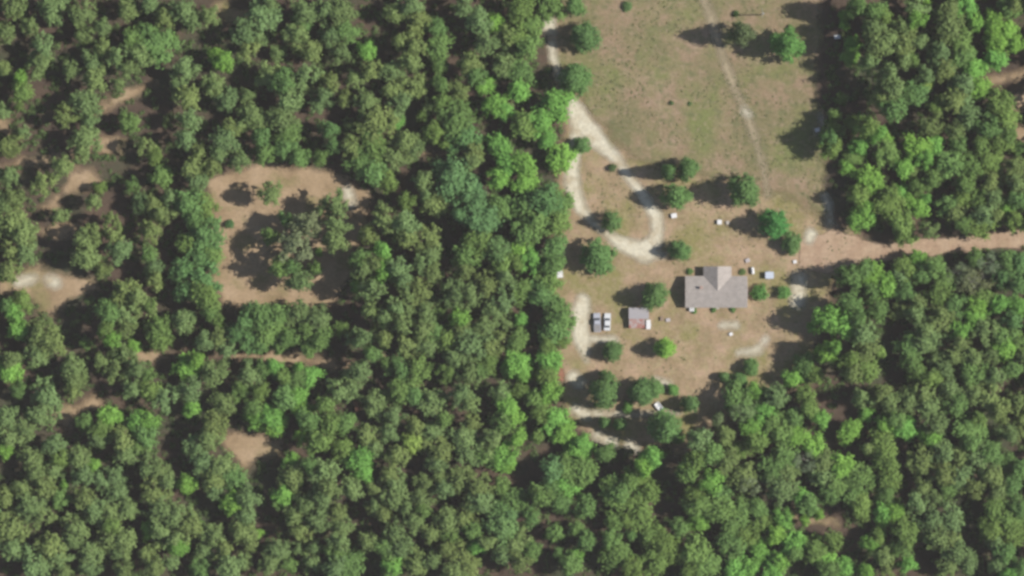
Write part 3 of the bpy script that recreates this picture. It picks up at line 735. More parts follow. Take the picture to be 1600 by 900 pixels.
# the single trees round the house and along the driveway: x, y, crown radius, shadow tip x (photo pixels)
G1, G2, G3 = (0.115, 0.205, 0.070), (0.125, 0.230, 0.075), (0.082, 0.235, 0.065)
YT = [
    ('shade_tree', 'shade', 913, 58, 25, 853, G1, 'topmost of the round trees beside the driveway, dark shadow over gravel'),
    ('shade_tree', 'shade', 898, 122, 26, 832, G2, 'second round tree down beside the driveway, just above its wide start'),
    ('shade_tree', 'shade', 909, 227, 15, 880, G2, 'small round tree on the inner edge of the gravel driveway'),
    ('shade_tree', 'shade', 1075, 264, 19, 1010, G1, 'eastern tree of the touching pair at the lower field edge'),
    ('shade_tree', 'shade', 1045, 267, 13, 968, G1, 'western tree of the touching pair at the lower field edge'),
    ('shade_tree', 'shade', 1057, 307, 23, 990, G2, 'round tree north of the driveway bend with shadow across the gravel'),
    ('shade_tree', 'shade', 1163, 298, 27, 1082, G1, 'biggest round tree beside the footpath at the lower field edge'),
    ('shade_tree', 'cone', 1210, 349, 26, 1142, G3, 'vivid green pointed tree north-east of the house'),
    ('shade_tree', 'shade', 1237, 380, 18, 1204, G1, 'low round tree where the dirt road opens into the yard'),
    ('shade_tree', 'cone', 956, 346, 18, 906, G1, 'pointed evergreen inside the driveway loop with tapering shadow'),
    ('shade_tree', 'shade', 934, 400, 29, 874, G2, 'largest round tree west of the driveway bend'),
    ('shade_tree', 'cone', 1063, 392, 19, 1018, G2, 'pointed evergreen just east of the driveway bend'),
    ('shade_tree', 'shade', 1023, 463, 23, 966, G1, 'round tree between the house and the two parked vehicles'),
    ('shade_tree', 'shade', 957, 550, 17, 920, G1, 'small tree south of the two parked vehicles'),
    ('shade_tree', 'shade', 1040, 545, 17, 990, (0.21, 0.40, 0.075), 'lime green tree on the lawn south-west of the house'),
    ('shade_tree', 'shade', 1173, 575, 14, 1144, G2, 'small tree at the southern lawn edge below the sandy arc'),
    ('shade_tree', 'shade', 1158, 594, 13, 1136, G2, 'small tree tucked below another at the southern lawn edge'),
    ('shade_tree', 'shade', 1131, 589, 9, 1110, G1, 'tiny round tree at the southern lawn edge'),
    ('shade_tree', 'shade', 1159, 52, 21, 1068, (0.110, 0.150, 0.070), 'thin dull green tree crossing the footpath with long shadow'),
    ('shade_tree', 'shade', 1230, 70, 27, 1150, (0.125, 0.27, 0.075), 'bright round tree near the upper end of the field'),
    ('shade_tree', 'shade', 944, 614, 25, 862, G1, 'tall tree at the western end of the row below the yard'),
    ('shade_tree', 'shade', 948, 592, 14, 905, G1, 'smaller crown behind the tall row tree below the yard'),
    ('shade_tree', 'shade', 1003, 614, 23, 945, G1, 'middle tree of the row below the yard'),
    ('shade_tree', 'shade', 1022, 608, 17, 975, G2, 'eastern tree of the row below the yard'),
    ('shade_tree', 'shade', 1051, 609, 10, 1034, (0.13, 0.27, 0.07), 'little lime tree at the end of the row below the yard'),
    ('shade_tree', 'shade', 1079, 632, 15, 1035, G1, 'round tree just east of the white boat trailer'),
    ('shade_tree', 'shade', 980, 637, 10, 965, (0.13, 0.26, 0.07), 'little bright tree on the sandy track'),
    ('shade_tree', 'shade', 1040, 668, 27, 935, G2, 'round tree south of the sandy track, shading the ground westward'),
    ('shade_tree', 'shade', 944, 660, 10, 895, G2, 'small tree between the two bright sand patches'),
    ('shade_tree', 'shade', 968, 664, 11, 915, G2, 'small tree south of the sandy track, east of the sand patches'),
    ('shade_tree', 'shade', 1060, 684, 11, 1040, (0.13, 0.26, 0.07), 'small bright tree at the southern tip of the yard'),
    ('shade_tree', 'pine', 423, 303, 24, 350, COL['p'], 'lone thin pine at the top of the sandy forest clearing'),
    ('shade_tree', 'pine', 522, 318, 25, 442, COL['p'], 'upper pine of the column in the sandy forest clearing'),
    ('shade_tree', 'pine', 526, 346, 26, 440, COL['p'], 'middle pine of the column in the sandy forest clearing'),
    ('shade_tree', 'pine', 524, 376, 25, 440, COL['p'], 'lowest pine of the column in the sandy forest clearing'),
    ('shade_tree', 'broad', 469, 437, 24, 395, (0.13, 0.20, 0.075), 'leafy tree at the bottom of the sandy forest clearing'),
    ('shade_tree', 'broad', 497, 393, 9, 480, COL['b'], 'tiny bright tree in the sandy forest clearing'),
    ('shade_tree', 'greypine', 480, 352, 27, 385, COL['k'], 'upper grey half-dead tree in the sandy forest clearing'),
    ('shade_tree', 'greypine', 462, 385, 31, 362, COL['k'], 'lower grey half-dead tree in the sandy forest clearing'),
    ('shade_tree', 'pine', 436, 416, 20, 355, COL['g'], 'shaded pine among the grey trees of the sandy clearing'),
    ('shade_tree', 'pine', 424, 370, 17, 365, COL['g'], 'short pine west of the grey trees in the sandy clearing'),
    ('shade_tree', 'pine', 446, 345, 15, 385, COL['d'], 'dark pine between the lone thin pine and the grey trees'),
    ('shade_tree', 'pine', 455, 418, 17, 375, COL['d'], 'dark pine just under the lower grey tree of the clearing'),
    ('shade_tree', 'broad', 492, 420, 13, 430, COL['g'], 'low green tree east of the lower grey tree in the clearing'),
    ('shade_tree', 'pine', 500, 330, 14, 440, COL['p'], 'pine filling the head of the column in the clearing'),
    ('shade_tree', 'broad', 1150, 640, 15, 1095, (0.13, 0.19, 0.085), 'soft grey-green tree at the south-east corner of the yard'),
    ('shade_tree', 'broad', 1120, 655, 14, 1070, (0.14, 0.19, 0.085), 'soft grey-green tree below the small pale yard clearing'),
    ('shade_tree', 'broad', 1297, 215, 17, 1225, G2, 'tree standing out from the forest edge beside the field'),
]
for nm, shp, px, py, r, tip, col, lab in YT:
    grey = shp == 'greypine'
    shp = 'pine' if grey else shp
    h = max(3.0, (px - tip) * S * math.tan(SUN_EL) * (1.02 if shp != 'cone' else 1.06))
    low = {'shade': 0.12, 'cone': 0.05, 'broad': 0.25, 'pine': 0.38, 'sparse': 0.35}[shp]
    dead = shp == 'sparse'
    real = {'cone': ('evergreen_tree', 'evergreen tree'), 'sparse': ('dead_tree', 'dead tree'), 'pine': ('clearing_pine', 'pine')}.get('sparse' if grey else shp, (nm, 'shade tree'))
    tree(real[0], lab, real[1], px, py, r, h, shp, col, None, low, dead, 0.04)

# shrubs and bushes
BUSH = [
    ('shrub', 1187, 457, 15, 3.2, (0.12, 0.26, 0.07), 'clipped shrub touching the east wall of the house'),
    ('shrub', 1225, 457, 12, 3.0, (0.12, 0.25, 0.07), 'clipped shrub second from the east wall of the house'),
    ('shrub', 957, 262, 7, 1.8, (0.10, 0.15, 0.06), 'little bush beside the gravel driveway above the loop'),
    ('shrub', 1049, 161, 4, .8, (0.09, 0.15, 0.06), 'dark little bush in the middle of the field'),
    ('shrub', 1078, 162, 4, .5, (0.10, 0.16, 0.06), 'paler little bush in the middle of the field'),
    ('shrub', 359, 350, 8, 2.0, (0.09, 0.19, 0.07), 'green bush at the west side of the sandy clearing'),
    ('shrub', 1150, 22, 6, 1.2, (0.08, 0.14, 0.05), 'low bush beside the utility pole at the field top'),
    ('shrub', 980, 10, 9, 1.6, (0.11, 0.19, 0.07), 'low bush in the top edge of the field'),
    ('shrub', 1115, 484, 5, 0.9, (0.12, 0.22, 0.07), 'foundation bush at the middle of the south house wall'),
    ('shrub', 1145, 484, 5, 0.9, (0.12, 0.22, 0.07), 'foundation bush near the east end of the south house wall'),
    ('shrub', 1078, 424, 6, 1.0, (0.12, 0.22, 0.07), 'bush in the corner north-west of the house'),
    ('shrub', 1160, 425, 6, 0.9, (0.13, 0.2, 0.07), 'bush in the corner east of the north wing'),
    ('shrub', 860, 20, 10, 2.5, G2, 'bushy clump beside the top end of the driveway'),
    ('shrub', 1085, 486, 5, 0.8, (0.12, 0.22, 0.07), 'bush by the white cooling unit at the house corner'),
    ('shrub', 1236, 45, 7, 1.6, (0.14, 0.24, 0.08), 'low bush above the bright tree at the field top'),
    ('shrub', 1141, 600, 8, 2.0, G1, 'dark bush among the small trees at the southern lawn edge'),
]
for nm, px, py, r, h, col, lab in BUSH:
    x, y = W(px, py, h / 2)
    root = empty(nm, lab, 'shrub', x, y)
    cr = bpy.data.objects.new('foliage', rng.choice(CROWNS['bush']))
    C.objects.link(cr); cr.parent = root
    cr.location = (0, 0, 0.0)
    cr.scale = (r * S, r * S, h / 1.1)
    cr.rotation_euler = (0, 0, rng.uniform(0, 6))
    cr.color = (*col, 1)
    st = bpy.data.objects.new('stem', TRUNKS[0])
    C.objects.link(st); st.parent = root
    st.scale = (r * S, r * S, h * 0.6)

# ---- stuff: undergrowth below the trees, grass tussocks in the open, woodland beyond the frame
def stuff_cloud(name, pts, per, leaf, mat, label, cat, seed, col, up=0.8):
    """pts: x, y, z, radius"""
    r = np.random.default_rng(seed)
    pts = np.array(pts)
    n = len(pts) * per
    c = np.repeat(pts, per, 0)
    d = r.normal(size=(n, 3)); d[:, 2] = np.abs(d[:, 2])
    d /= np.linalg.norm(d, axis=1)[:, None]
    p = c[:, :3] + d * c[:, 3:4] * (0.5 + 0.5 * r.random((n, 1)))
    nn = d + r.normal(size=(n, 3)) * 0.5 + np.array([0, 0, up])
    nn /= np.linalg.norm(nn, axis=1)[:, None]
    t = np.cross(nn, r.normal(size=(n, 3))); t /= np.linalg.norm(t, axis=1)[:, None]
    b = np.cross(nn, t)
    s = leaf * c[:, 3:4] * (0.6 + 0.8 * r.random((n, 1)))
    q = np.stack([p - t * s, p - b * s * .6, p + t * s, p + b * s * .6], 1).reshape(-1, 3)
    q[:, 2] = np.maximum(q[:, 2], 0.07)
    me = bpy.data.meshes.new(name)
    me.vertices.add(len(q)); me.vertices.foreach_set('co', q.ravel())
    me.loops.add(len(q)); me.loops.foreach_set('vertex_index', np.arange(len(q)))
    me.polygons.add(n); me.polygons.foreach_set('loop_start', np.arange(0, len(q), 4))
    me.update(calc_edges=True)
    me.materials.append(mat)
    o = bpy.data.objects.new(name, me)
    C.objects.link(o)
    o.color = (*col, 1)
    o['kind'] = 'stuff'; o['label'] = label; o['category'] = cat
    return o


def grid_at(a, x, y):
    i = np.clip(((x - GX0) / GS).astype(int), 0, a.shape[1] - 1)
    j = np.clip(((y - GY0) / GS).astype(int), 0, a.shape[0] - 1)
    return a[j, i]


open_sd = np.maximum.reduce([sd_field, sd_yard] + sand_sd + GRAVEL + [line_sd([(1330, 390, 16), (1720, 360, 16)])])
ux = nr.uniform(-155, 155, 13000); uy = nr.uniform(-90, 90, 13000)
ok = (grid_at(open_sd, ux, uy) < -0.5) & (grid_at(vnoise(14, 55, 2), ux, uy) > -0.45)
ur = nr.uniform(0.35, 1.4, 13000)
stuff_cloud('undergrowth', np.stack([ux, uy, ur * 0.1, ur], 1)[ok], 26, 0.26, M['foliage'], 'low brush and saplings on the forest floor between trunks',
            'undergrowth', 3, (0.100, 0.155, 0.055))
tx = nr.uniform(-150, 150, 60000); ty = nr.uniform(-85, 85, 60000)
gr_sd = np.maximum(sd_field, sd_yard) - np.clip(np.maximum.reduce(GRAVEL) + 2, 0, 9) * 9
gn = vnoise(9, 77, 4)
keep = (grid_at(gr_sd, tx, ty) > 0.3) & (grid_at(gn, tx, ty) > nr.uniform(-0.25, 0.75, 60000))
keep &= (ty > 20) | (nr.random(60000) < 0.45)
tr_ = nr.uniform(0.12, 0.36, 60000)
stuff_cloud('grass', np.stack([tx, ty, tr_ * 0, tr_], 1)[keep], 7, 0.5, M['foliage'], 'dry grass tussocks and weeds over the open field and lawn',
            'grass', 4, (0.150, 0.165, 0.075))

# woodland beyond the picture's edges, one mass
ring_v, ring_f = [], []
r_ = np.random.default_rng(5)
tpl = [leaf_cloud(clumps_for('broad', 900 + v)[::2], 16, 0.17, 900 + v) for v in range(3)]
tpl = [(np.array(a), np.array([f if len(f) == 4 else (*f, f[2]) for f in b], dtype=object)) for a, b in tpl]
allv, allf, base = [], [], 0
for yy in np.arange(-121, 122, 6.0):
    for xx in np.arange(-190, 191, 6.0):
        x, y = xx + r_.uniform(-2, 2), yy + r_.uniform(-2, 2)
        if abs(x) < 147 and abs(y) < 84.5:
            continue
        if abs(y - (11 + (x - 130) * 0.085)) < 6 and x > 120:      # the road goes on
            continue
        if y > 0 and 12 < x < 86:
            continue
        v, f = tpl[r_.integers(0, 3)]
        a = r_.uniform(0, 6.28)
        ca, sa = math.cos(a), math.sin(a)
        s = r_.uniform(3.2, 4.6)
        q = np.stack([(v[:, 0] * ca - v[:, 1] * sa) * s + x, (v[:, 0] * sa + v[:, 1] * ca) * s + y, v[:, 2] * 4.6 + r_.uniform(3, 6)], 1)
        allv.append(q)
        allf.extend([tuple(dict.fromkeys(int(i) + base for i in ff)) for ff in f])
        base += len(q)
wo_ = link_mesh('woodland', np.concatenate(allv).tolist(), allf, M['foliage'])
wo_.color = (0.12, 0.185, 0.075, 1)
wo_['kind'] = 'stuff'; wo_['label'] = 'mixed forest carrying on all round outside the photo'; wo_['category'] = 'woodland'

# ------------------------------------------------------------------ the house
def roof_mat(name, c, s=3.2):
    m, nt, out = new_mat(name)
    f = noise(nt, 0.8, 4)
    col = ramp(nt, f, [(0.3, tuple(v * 0.86 for v in c)), (0.7, tuple(min(1, v * 1.1) for v in c))])
    b = N(nt, 'ShaderNodeTexBrick', Scale=s)
    b.inputs['Color1'].default_value = (1, 1, 1, 1)
    b.inputs['Color2'].default_value = (0.86, 0.86, 0.86, 1)
    b.inputs['Mortar'].default_value = (0.6, 0.6, 0.6, 1)
    b.inputs['Mortar Size'].default_value = 0.012
    nt.links.new(coords(nt), b.inputs['Vector'])
    surface(nt, out, mix(nt, 1.0, col, b.outputs['Color'], 'MULTIPLY'), 0.92)
    return m


def seam_mat(name, c, along='x', period=0.5, rough=0.5, metal=0.3, rust=None):
    m, nt, out = new_mat(name)
    w = N(nt, 'ShaderNodeTexWave', bands_direction='X' if along == 'x' else 'Y', Scale=1 / period / 3.1416 * 1.57)
    nt.links.new(coords(nt), w.inputs['Vector'])
    col = ramp(nt, w.outputs['Fac'], [(0.0, tuple(v * 0.82 for v in c)), (0.5, c)])
    if rust:
        col = mix(nt, rmap(nt, noise(nt, 0.9, 5, 0.65), 0.42, 0.60), col, rust)
    surface(nt, out, col, rough, metal, bump=w.outputs['Fac'], bump_d=0.04)
    return m


M['shingle'] = roof_mat('taupe_shingle', (0.315, 0.285, 0.262))
M['siding'] = seam_mat('pale_siding', (0.52, 0.44, 0.40), 'y', 0.2, 0.7, 0)
M['white'] = plain('white_paint', (0.56, 0.56, 0.56), 0.45, 0, 0.05)
M['glass'] = plain('window_glass', (0.07, 0.075, 0.085), 0.15, 0, 0.1)
M['steel'] = seam_mat('grey_metal_roof', (0.36, 0.34, 0.35), 'x', 0.6, 0.55, 0.2)
M['rust'] = seam_mat('rusty_metal_roof', (0.33, 0.29, 0.28), 'x', 0.6, 0.7, 0.1, (0.26, 0.10, 0.075))
M['wood'] = plain('weathered_boards', (0.20, 0.15, 0.11), 0.9, 0, 0.25)
M['tyre'] = plain('tyre_rubber', (0.03, 0.03, 0.03), 0.9)
M['rim'] = plain('wheel_rim', (0.45, 0.45, 0.46), 0.35, 0.8)
M['silver'] = plain('silver_paint', (0.33, 0.34, 0.38), 0.4, 0.1, 0.06)
M['car_white'] = plain('car_white_paint', (0.50, 0.51, 0.52), 0.3, 0, 0.04)
M['lamp'] = plain('lamp_lens', (0.7, 0.7, 0.66), 0.15)
M['tail'] = plain('tail_lens', (0.35, 0.02, 0.02), 0.2)
M['bed'] = plain('bed_liner', (0.20, 0.19, 0.19), 0.8)
M['pale_blue'] = plain('pale_blue_metal', (0.42, 0.46, 0.53), 0.45, 0.1, 0.06)
M['tarp'] = plain('faded_tarp', (0.34, 0.31, 0.31), 0.8, 0, 0.2)
M['concrete'] = plain('concrete', (0.36, 0.33, 0.29), 0.9, 0, 0.12, 2)


def gable(bm, x0, x1, y0, y1, z0, zr, over=0.45, th=0.18, along='x'):
    """a pitched roof slab with its ridge along x or y, eaves at z0, ridge at zr"""
    if along == 'x':
        ym = (y0 + y1) / 2
        ax = [(y0 - over, z0 - over * (zr - z0) / (ym - y0)), (ym, zr), (y1 + over, z0 - over * (zr - z0) / (y1 - ym))]
        lo, hi = x0 - over, x1 + over
        f = lambda u, t, z: (t, u, z)
    else:
        xm = (x0 + x1) / 2
        ax = [(x0 - over, z0 - over * (zr - z0) / (xm - x0)), (xm, zr), (x1 + over, z0 - over * (zr - z0) / (x1 - xm))]
        lo, hi = y0 - (0 if over == 0 else over), y1 + over
        f = lambda u, t, z: (u, t, z)
    prof = [ax[0], ax[1], ax[2], (ax[2][0], ax[2][1] - th), (ax[1][0], ax[1][1] - th * 1.2), (ax[0][0], ax[0][1] - th)]
    a = [bm.verts.new(f(u, lo, z)) for u, z in prof]
    b = [bm.verts.new(f(u, hi, z)) for u, z in prof]
    n = 6
    bm.faces.new((a[0], a[1], a[4], a[5])); bm.faces.new((a[1], a[2], a[3], a[4]))
    bm.faces.new((b[5], b[4], b[1], b[0])); bm.faces.new((b[4], b[3], b[2], b[1]))
    for i in range(n):
        j = (i + 1) % n
        bm.faces.new((a[i], b[i], b[j], a[j]))


def gable_walls(bm, x0, x1, y0, y1, zt, zr, along='x', t=0.0):
    box(bm, x0, x1, y0, y1, 0, zt)
    if along == 'x':
        ym = (y0 + y1) / 2
        pts = [(y0, zt), (y1, zt), (ym, zr - 0.25)]
        for xa in (x0, x1 - 0.12):
            va = [bm.verts.new((xa, p, z)) for p, z in pts]; vb = [bm.verts.new((xa + 0.12, p, z)) for p, z in pts]
            bm.faces.new(va); bm.faces.new(vb[::-1])
            for i in range(3):
                bm.faces.new((va[i], vb[i], vb[(i + 1) % 3], va[(i + 1) % 3]))
    else:
        xm = (x0 + x1) / 2
        pts = [(x0, zt), (x1, zt), (xm, zr - 0.25)]
        va = [bm.verts.new((p, y1 - 0.12, z)) for p, z in pts]; vb = [bm.verts.new((p, y1, z)) for p, z in pts]
        bm.faces.new(va); bm.faces.new(vb[::-1])
        for i in range(3):
            bm.faces.new((va[i], vb[i], vb[(i + 1) % 3], va[(i + 1) % 3]))


def window(root, x, y, z, w, h, face):
    """frame proud of the wall, pane in it; face: n s e w"""
    bm = bmesh.new(); g = bmesh.new()
    d = 0.05
    t = 0.08
    def fb(b, u0, u1, z0, z1, d0, d1):
        if face == 's': box(b, x + u0, x + u1, y - d1, y - d0, z0, z1)
        if face == 'n': box(b, x + u0, x + u1, y + d0, y + d1, z0, z1)
        if face == 'e': box(b, x + d0, x + d1, y + u0, y + u1, z0, z1)
        if face == 'w': box(b, x - d1, x - d0, y + u0, y + u1, z0, z1)
    fb(bm, -w / 2 - t, w / 2 + t, z + h, z + h + t, 0, d)
    fb(bm, -w / 2 - t, w / 2 + t, z - t, z, 0, d + 0.03)
    fb(bm, -w / 2 - t, -w / 2, z, z + h, 0, d)
    fb(bm, w / 2, w / 2 + t, z, z + h, 0, d)
    fb(bm, -0.02, 0.02, z, z + h, 0.02, d)
    fr = bm_obj('window', bm, M['white'], root)
    fb(g, -w / 2, w / 2, z, z + h, 0.002, 0.018)
    bm_obj('pane', g, M['glass'], fr)


hx, hy = W(1119, 456, 2.7)
house = empty('brick_house', 'taupe-roofed farmhouse with a cross-gabled north wing in the middle of the yard', 'house', hx, hy)
house.name = 'farmhouse'
hw, hd = 8.25, 4.0            # half length, half depth of the walls
bm = bmesh.new()
gable_walls(bm, -hw, hw, -hd + 0.1, hd - 0.1, 2.7, 4.5)
box(bm, -3.15, 3.9, hd - 0.1, 6.7, 0, 2.68)
xm, z1 = 0.375, 4.45
va = [bm.verts.new((-3.15, 6.56, 2.69)), bm.verts.new((3.9, 6.56, 2.69)), bm.verts.new((xm, 6.56, 4.2))]
vb = [bm.verts.new((v.co.x, 6.69, v.co.z)) for v in va]
bm.faces.new(va); bm.faces.new(vb[::-1])
for i in range(3):
    bm.faces.new((va[i], vb[i], vb[(i + 1) % 3], va[(i + 1) % 3]))
bm_obj('wall', bm, M['siding'], house)
bm = bmesh.new()
gable(bm, -hw, hw, -hd, hd, 2.75, 4.75)
roof = bm_obj('roof', bm, M['shingle'], house)
bm = bmesh.new()
gable(bm, -3.15, 3.9, 0.15, 6.7, 2.76, 4.73, along='y')
bm_obj('wing_roof', bm, M['shingle'], house)
bm = bmesh.new()
box(bm, -hw - 0.1, hw + 0.1, -0.10, 0.10, 4.735, 4.80)
bm_obj('ridge_cap', bm, M['shingle'], roof)
bm = bmesh.new()
box(bm, -4.6, -3.9, 0.9, 1.5, 3.9, 5.3)
box(bm, -4.68, -3.82, 0.82, 1.58, 5.3, 5.4)
ch = bm_obj('chimney', bm, plain('chimney_brick', (0.28, 0.2, 0.17), 0.9), roof)
for vx, vy in ((-1.5, -1.4), (3.3, -2.0), (6.1, 0.9)):
    bm = bmesh.new()
    zz = 4.75 - 2.0 * abs(vy) / 4.0
    tube(bm, (vx, vy, zz - 0.1), (vx, vy, zz + 0.35), 0.09, 0.09, 8)
    bm_obj('roof_vent', bm, M['white'], roof)
for wx in (-6.2, -3.0, 3.2, 6.2):
    window(house, wx, -hd + 0.1, 1.0, 1.2, 1.1, 's')
for wx in (-6.3, 6.2):
    window(house, wx, hd - 0.1, 1.0, 1.1, 1.1, 'n')
for wx in (-1.4, 2.2):
    window(house, wx, 6.7, 1.0, 1.1, 1.1, 'n')
window(house, -hw, 0.5, 1.0, 1.1, 1.1, 'w')
window(house, hw, -0.6, 1.0, 1.1, 1.1, 'e')
bm = bmesh.new(); box(bm, -0.5, 0.45, -hd + 0.02, -hd + 0.098, 0.15, 2.15)
door = bm_obj('door', bm, M['white'], house)
bm = bmesh.new(); tube(bm, (0.33, -hd + 0.02, 1.1), (0.33, -hd - 0.05, 1.1), 0.03, 0.03, 6)
bm_obj('handle', bm, M['rim'], door)
bm = bmesh.new(); box(bm, -1.0, 0.95, -hd - 0.9, -hd + 0.05, 0.0, 0.15, 0.02)
bm_obj('doorstep', bm, M['concrete'], house)
for sx in (-hw - 0.45, hw + 0.38):        # bargeboards
    bm = bmesh.new()
    for s in (-1, 1):
        a = [(sx, 0, 4.72), (sx + 0.07, 0, 4.72), (sx + 0.07, s * 4.45, 2.47), (sx, s * 4.45, 2.47)]
        lo = [bm.verts.new((p[0] - 0.004 if p[0] < 0 else p[0] + 0.076, p[1], p[2] - 0.16)) for p in a]
        hi = [bm.verts.new((p[0] - 0.004 if p[0] < 0 else p[0] + 0.076, p[1], p[2] + 0.035)) for p in a]
        bm.faces.new(hi); bm.faces.new(lo[::-1])
        for i in range(4):
            bm.faces.new((lo[i], lo[(i + 1) % 4], hi[(i + 1) % 4], hi[i]))
    bm_obj('bargeboard', bm, M['siding'], roof)

# white cooling unit at the south-west corner, on its own pad
x, y = W(1081, 481.5, 1)
ac = empty('cooling_unit', 'white cooling unit at the south-west corner of the house', 'cooling unit', x, y - 0.25)
bm = bmesh.new(); box(bm, -0.8, 0.8, -0.75, 0.75, 0, 0.08, 0.01); bm_obj('pad', bm, M['concrete'], ac)
bm = bmesh.new(); box(bm, -0.66, 0.66, -0.62, 0.62, 0.081, 1.15, 0.04); cs = bm_obj('casing', bm, M['white'], ac)
bm = bmesh.new()
for i in range(7):
    a = i * math.pi / 7
    tube(bm, (-math.cos(a) * .45, -math.sin(a) * .45, 1.18), (math.cos(a) * .45, math.sin(a) * .45, 1.18), .012, .012, 4)
bm_obj('grille', bm, M['rim'], ac)


# ------------------------------------------------------------------ vehicles
def wheel(root, x, y, r=0.36, w=0.22):
    bm = bmesh.new()
    tube(bm, (x, y - w / 2, r), (x, y + w / 2, r), r, r, 18)
    t = bm_obj('wheel', bm, M['tyre'], root)
    s = 1 if y > 0 else -1
    bm = bmesh.new()
    tube(bm, (x, y + s * w / 2, r), (x, y + s * (w / 2 + 0.015), r), r * 0.6, r * 0.5, 14)
    bm_obj('rim', bm, M['rim'], t)


def quad(bm, pts):
    bm.faces.new([bm.verts.new(p) for p in pts])


def vehicle(name, label, cat, px, py, rz, paint, L, Wd, kind):
    x, y = W(px, py, 0.8)
    root = empty(name, label, cat, x, y, rz)
    h = L / 2
    w = Wd / 2
    bm = bmesh.new()
    if kind == 'pickup':
        pts = [(-h, .45), (-h, 1.05), (-0.05 * L, 1.08), (0.22 * L, 1.08), (h - 0.25, 0.98), (h, 0.82), (h, .42)]
        extrude_profile(bm, pts, -w, w, 0.07)
        bm_obj('body', bm, paint, root)
        bm = bmesh.new()
        a = [(-0.12 * L, 1.05), (-0.09 * L, 1.72), (0.10 * L, 1.74), (0.24 * L, 1.06)]
        extrude_profile(bm, a, -w + 0.14, w - 0.14, 0.06)
        bm_obj('cab', bm, paint, root)
        bm = bmesh.new(); box(bm, -h + 0.12, -0.14 * L, -w + 0.15, w - 0.15, 1.052, 1.092)
        bm_obj('cargo_bed', bm, M['bed'], root)
        ws = [(0.115 * L, 1.68), (0.236 * L, 1.12)]
        rs = [(-0.098 * L, 1.68), (-0.122 * L, 1.14)]
        roofz = 1.745
    else:
        pts = [(-h, .40), (-h, .82), (-h + 0.15, 0.95), (-0.2 * L, 1.0), (0.2 * L, 0.98), (h - 0.2, 0.78), (h, 0.62), (h, .38)]
        extrude_profile(bm, pts, -w, w, 0.08)
        bm_obj('body', bm, paint, root)
        bm = bmesh.new()
        a = [(-0.34 * L, 0.94), (-0.20 * L, 1.40), (0.06 * L, 1.43), (0.22 * L, 0.95)]
        extrude_profile(bm, a, -w + 0.14, w - 0.14, 0.07)
        bm_obj('cabin', bm, paint, root)
        ws = [(0.075 * L, 1.40), (0.21 * L, 1.02)]
        rs = [(-0.21 * L, 1.385), (-0.325 * L, 1.01)]
    e = 0.02
    for nm, (p, q) in (('windshield', ws), ('rear_window', rs)):
        bm = bmesh.new()
        s = 1 if nm == 'windshield' else -1
        v0 = [(p[0] + s * e, -w + .26, p[1] + e), (p[0] + s * e, w - .26, p[1] + e), (q[0] + s * e, w - .2, q[1] + e), (q[0] + s * e, -w + .2, q[1] + e)]
        v1 = [(c[0] - s * .03, c[1], c[2] - .03) for c in v0]
        A = [bm.verts.new(c) for c in v0]; B = [bm.verts.new(c) for c in v1]
        bm.faces.new(A); bm.faces.new(B[::-1])
        for i in range(4):
            bm.faces.new((A[i], A[(i + 1) % 4], B[(i + 1) % 4], B[i]))
        bm_obj(nm, bm, M['glass'], root)
    for s in (-1, 1):
        bm = bmesh.new()
        yy = s * (w - 0.13)
        x0, x1 = (rs[0][0] + 0.1, ws[0][0] - 0.05)
        zb = 1.14 if kind == 'pickup' else 1.02
        zt = 1.62 if kind == 'pickup' else 1.34
        box(bm, x0 - 0.05, x1 + 0.1, min(yy, yy - s * .03), max(yy, yy - s * .03), zb, zt)
        bm_obj('side_window', bm, M['glass'], root)
        for fx in (-0.31 * L, 0.32 * L):
            wheel(root, fx, s * (w - 0.10))
        bm = bmesh.new(); box(bm, h - 0.03, h + 0.025, s * (w - 0.28) - .16, s * (w - 0.28) + .16, 0.62, 0.76, 0.01)
        bm_obj('headlight', bm, M['lamp'], root)
        bm = bmesh.new(); box(bm, -h - 0.02, -h + 0.03, s * (w - 0.2) - .1, s * (w - 0.2) + .1, 0.62, 0.78, 0.01)
        bm_obj('tail_light', bm, M['tail'], root)
        bm = bmesh.new(); box(bm, 0.17 * L, 0.17 * L + .12, s * (w + 0.02) - .1, s * (w + 0.02) + .1, 1.0, 1.14, 0.02)
        bm_obj('mirror', bm, paint, root)
    return root


vehicle('pickup_truck', 'silver pickup truck parked beside the gravel track', 'pickup truck', 933, 504, R(92), M['silver'], 5.4, 1.95, 'pickup')
vehicle('parked_car', 'white car parked just east of the silver pickup', 'car', 949, 503, R(88), M['car_white'], 4.9, 1.8, 'car')

# ------------------------------------------------------------------ outbuildings and yard things
x, y = W(998, 489.5, 2)
sh = empty('shed', 'grey metal-roofed shed by the parked vehicles with a rusty lean-to', 'shed', x, y)
bm = bmesh.new(); gable_walls(bm, -2.6, 2.6, -1.35, 1.35, 2.2, 2.75); bm_obj('wall', bm, M['wood'], sh)
bm = bmesh.new(); gable(bm, -2.6, 2.6, -1.35, 1.35, 2.25, 2.85, over=0.22, th=0.06); bm_obj('roof', bm, M['steel'], sh)
bm = bmesh.new(); box(bm, -2.64, -2.60, -0.6, 0.4, 0.05, 1.95); dr = bm_obj('door', bm, plain('shed_door', (0.3, 0.27, 0.24)), sh)
bm = bmesh.new(); tube(bm, (-2.64, 0.25, 1), (-2.70, 0.25, 1), .025, .025, 6); bm_obj('handle', bm, M['rim'], dr)
bm = bmesh.new()
v = [(-2.7, -1.6, 2.02), (1.7, -1.6, 2.02), (1.7, -4.2, 1.72), (-2.7, -4.2, 1.72)]
A = [bm.verts.new(p) for p in v]; B = [bm.verts.new((p[0], p[1], p[2] - .05)) for p in v]
bm.faces.new(A); bm.faces.new(B[::-1])
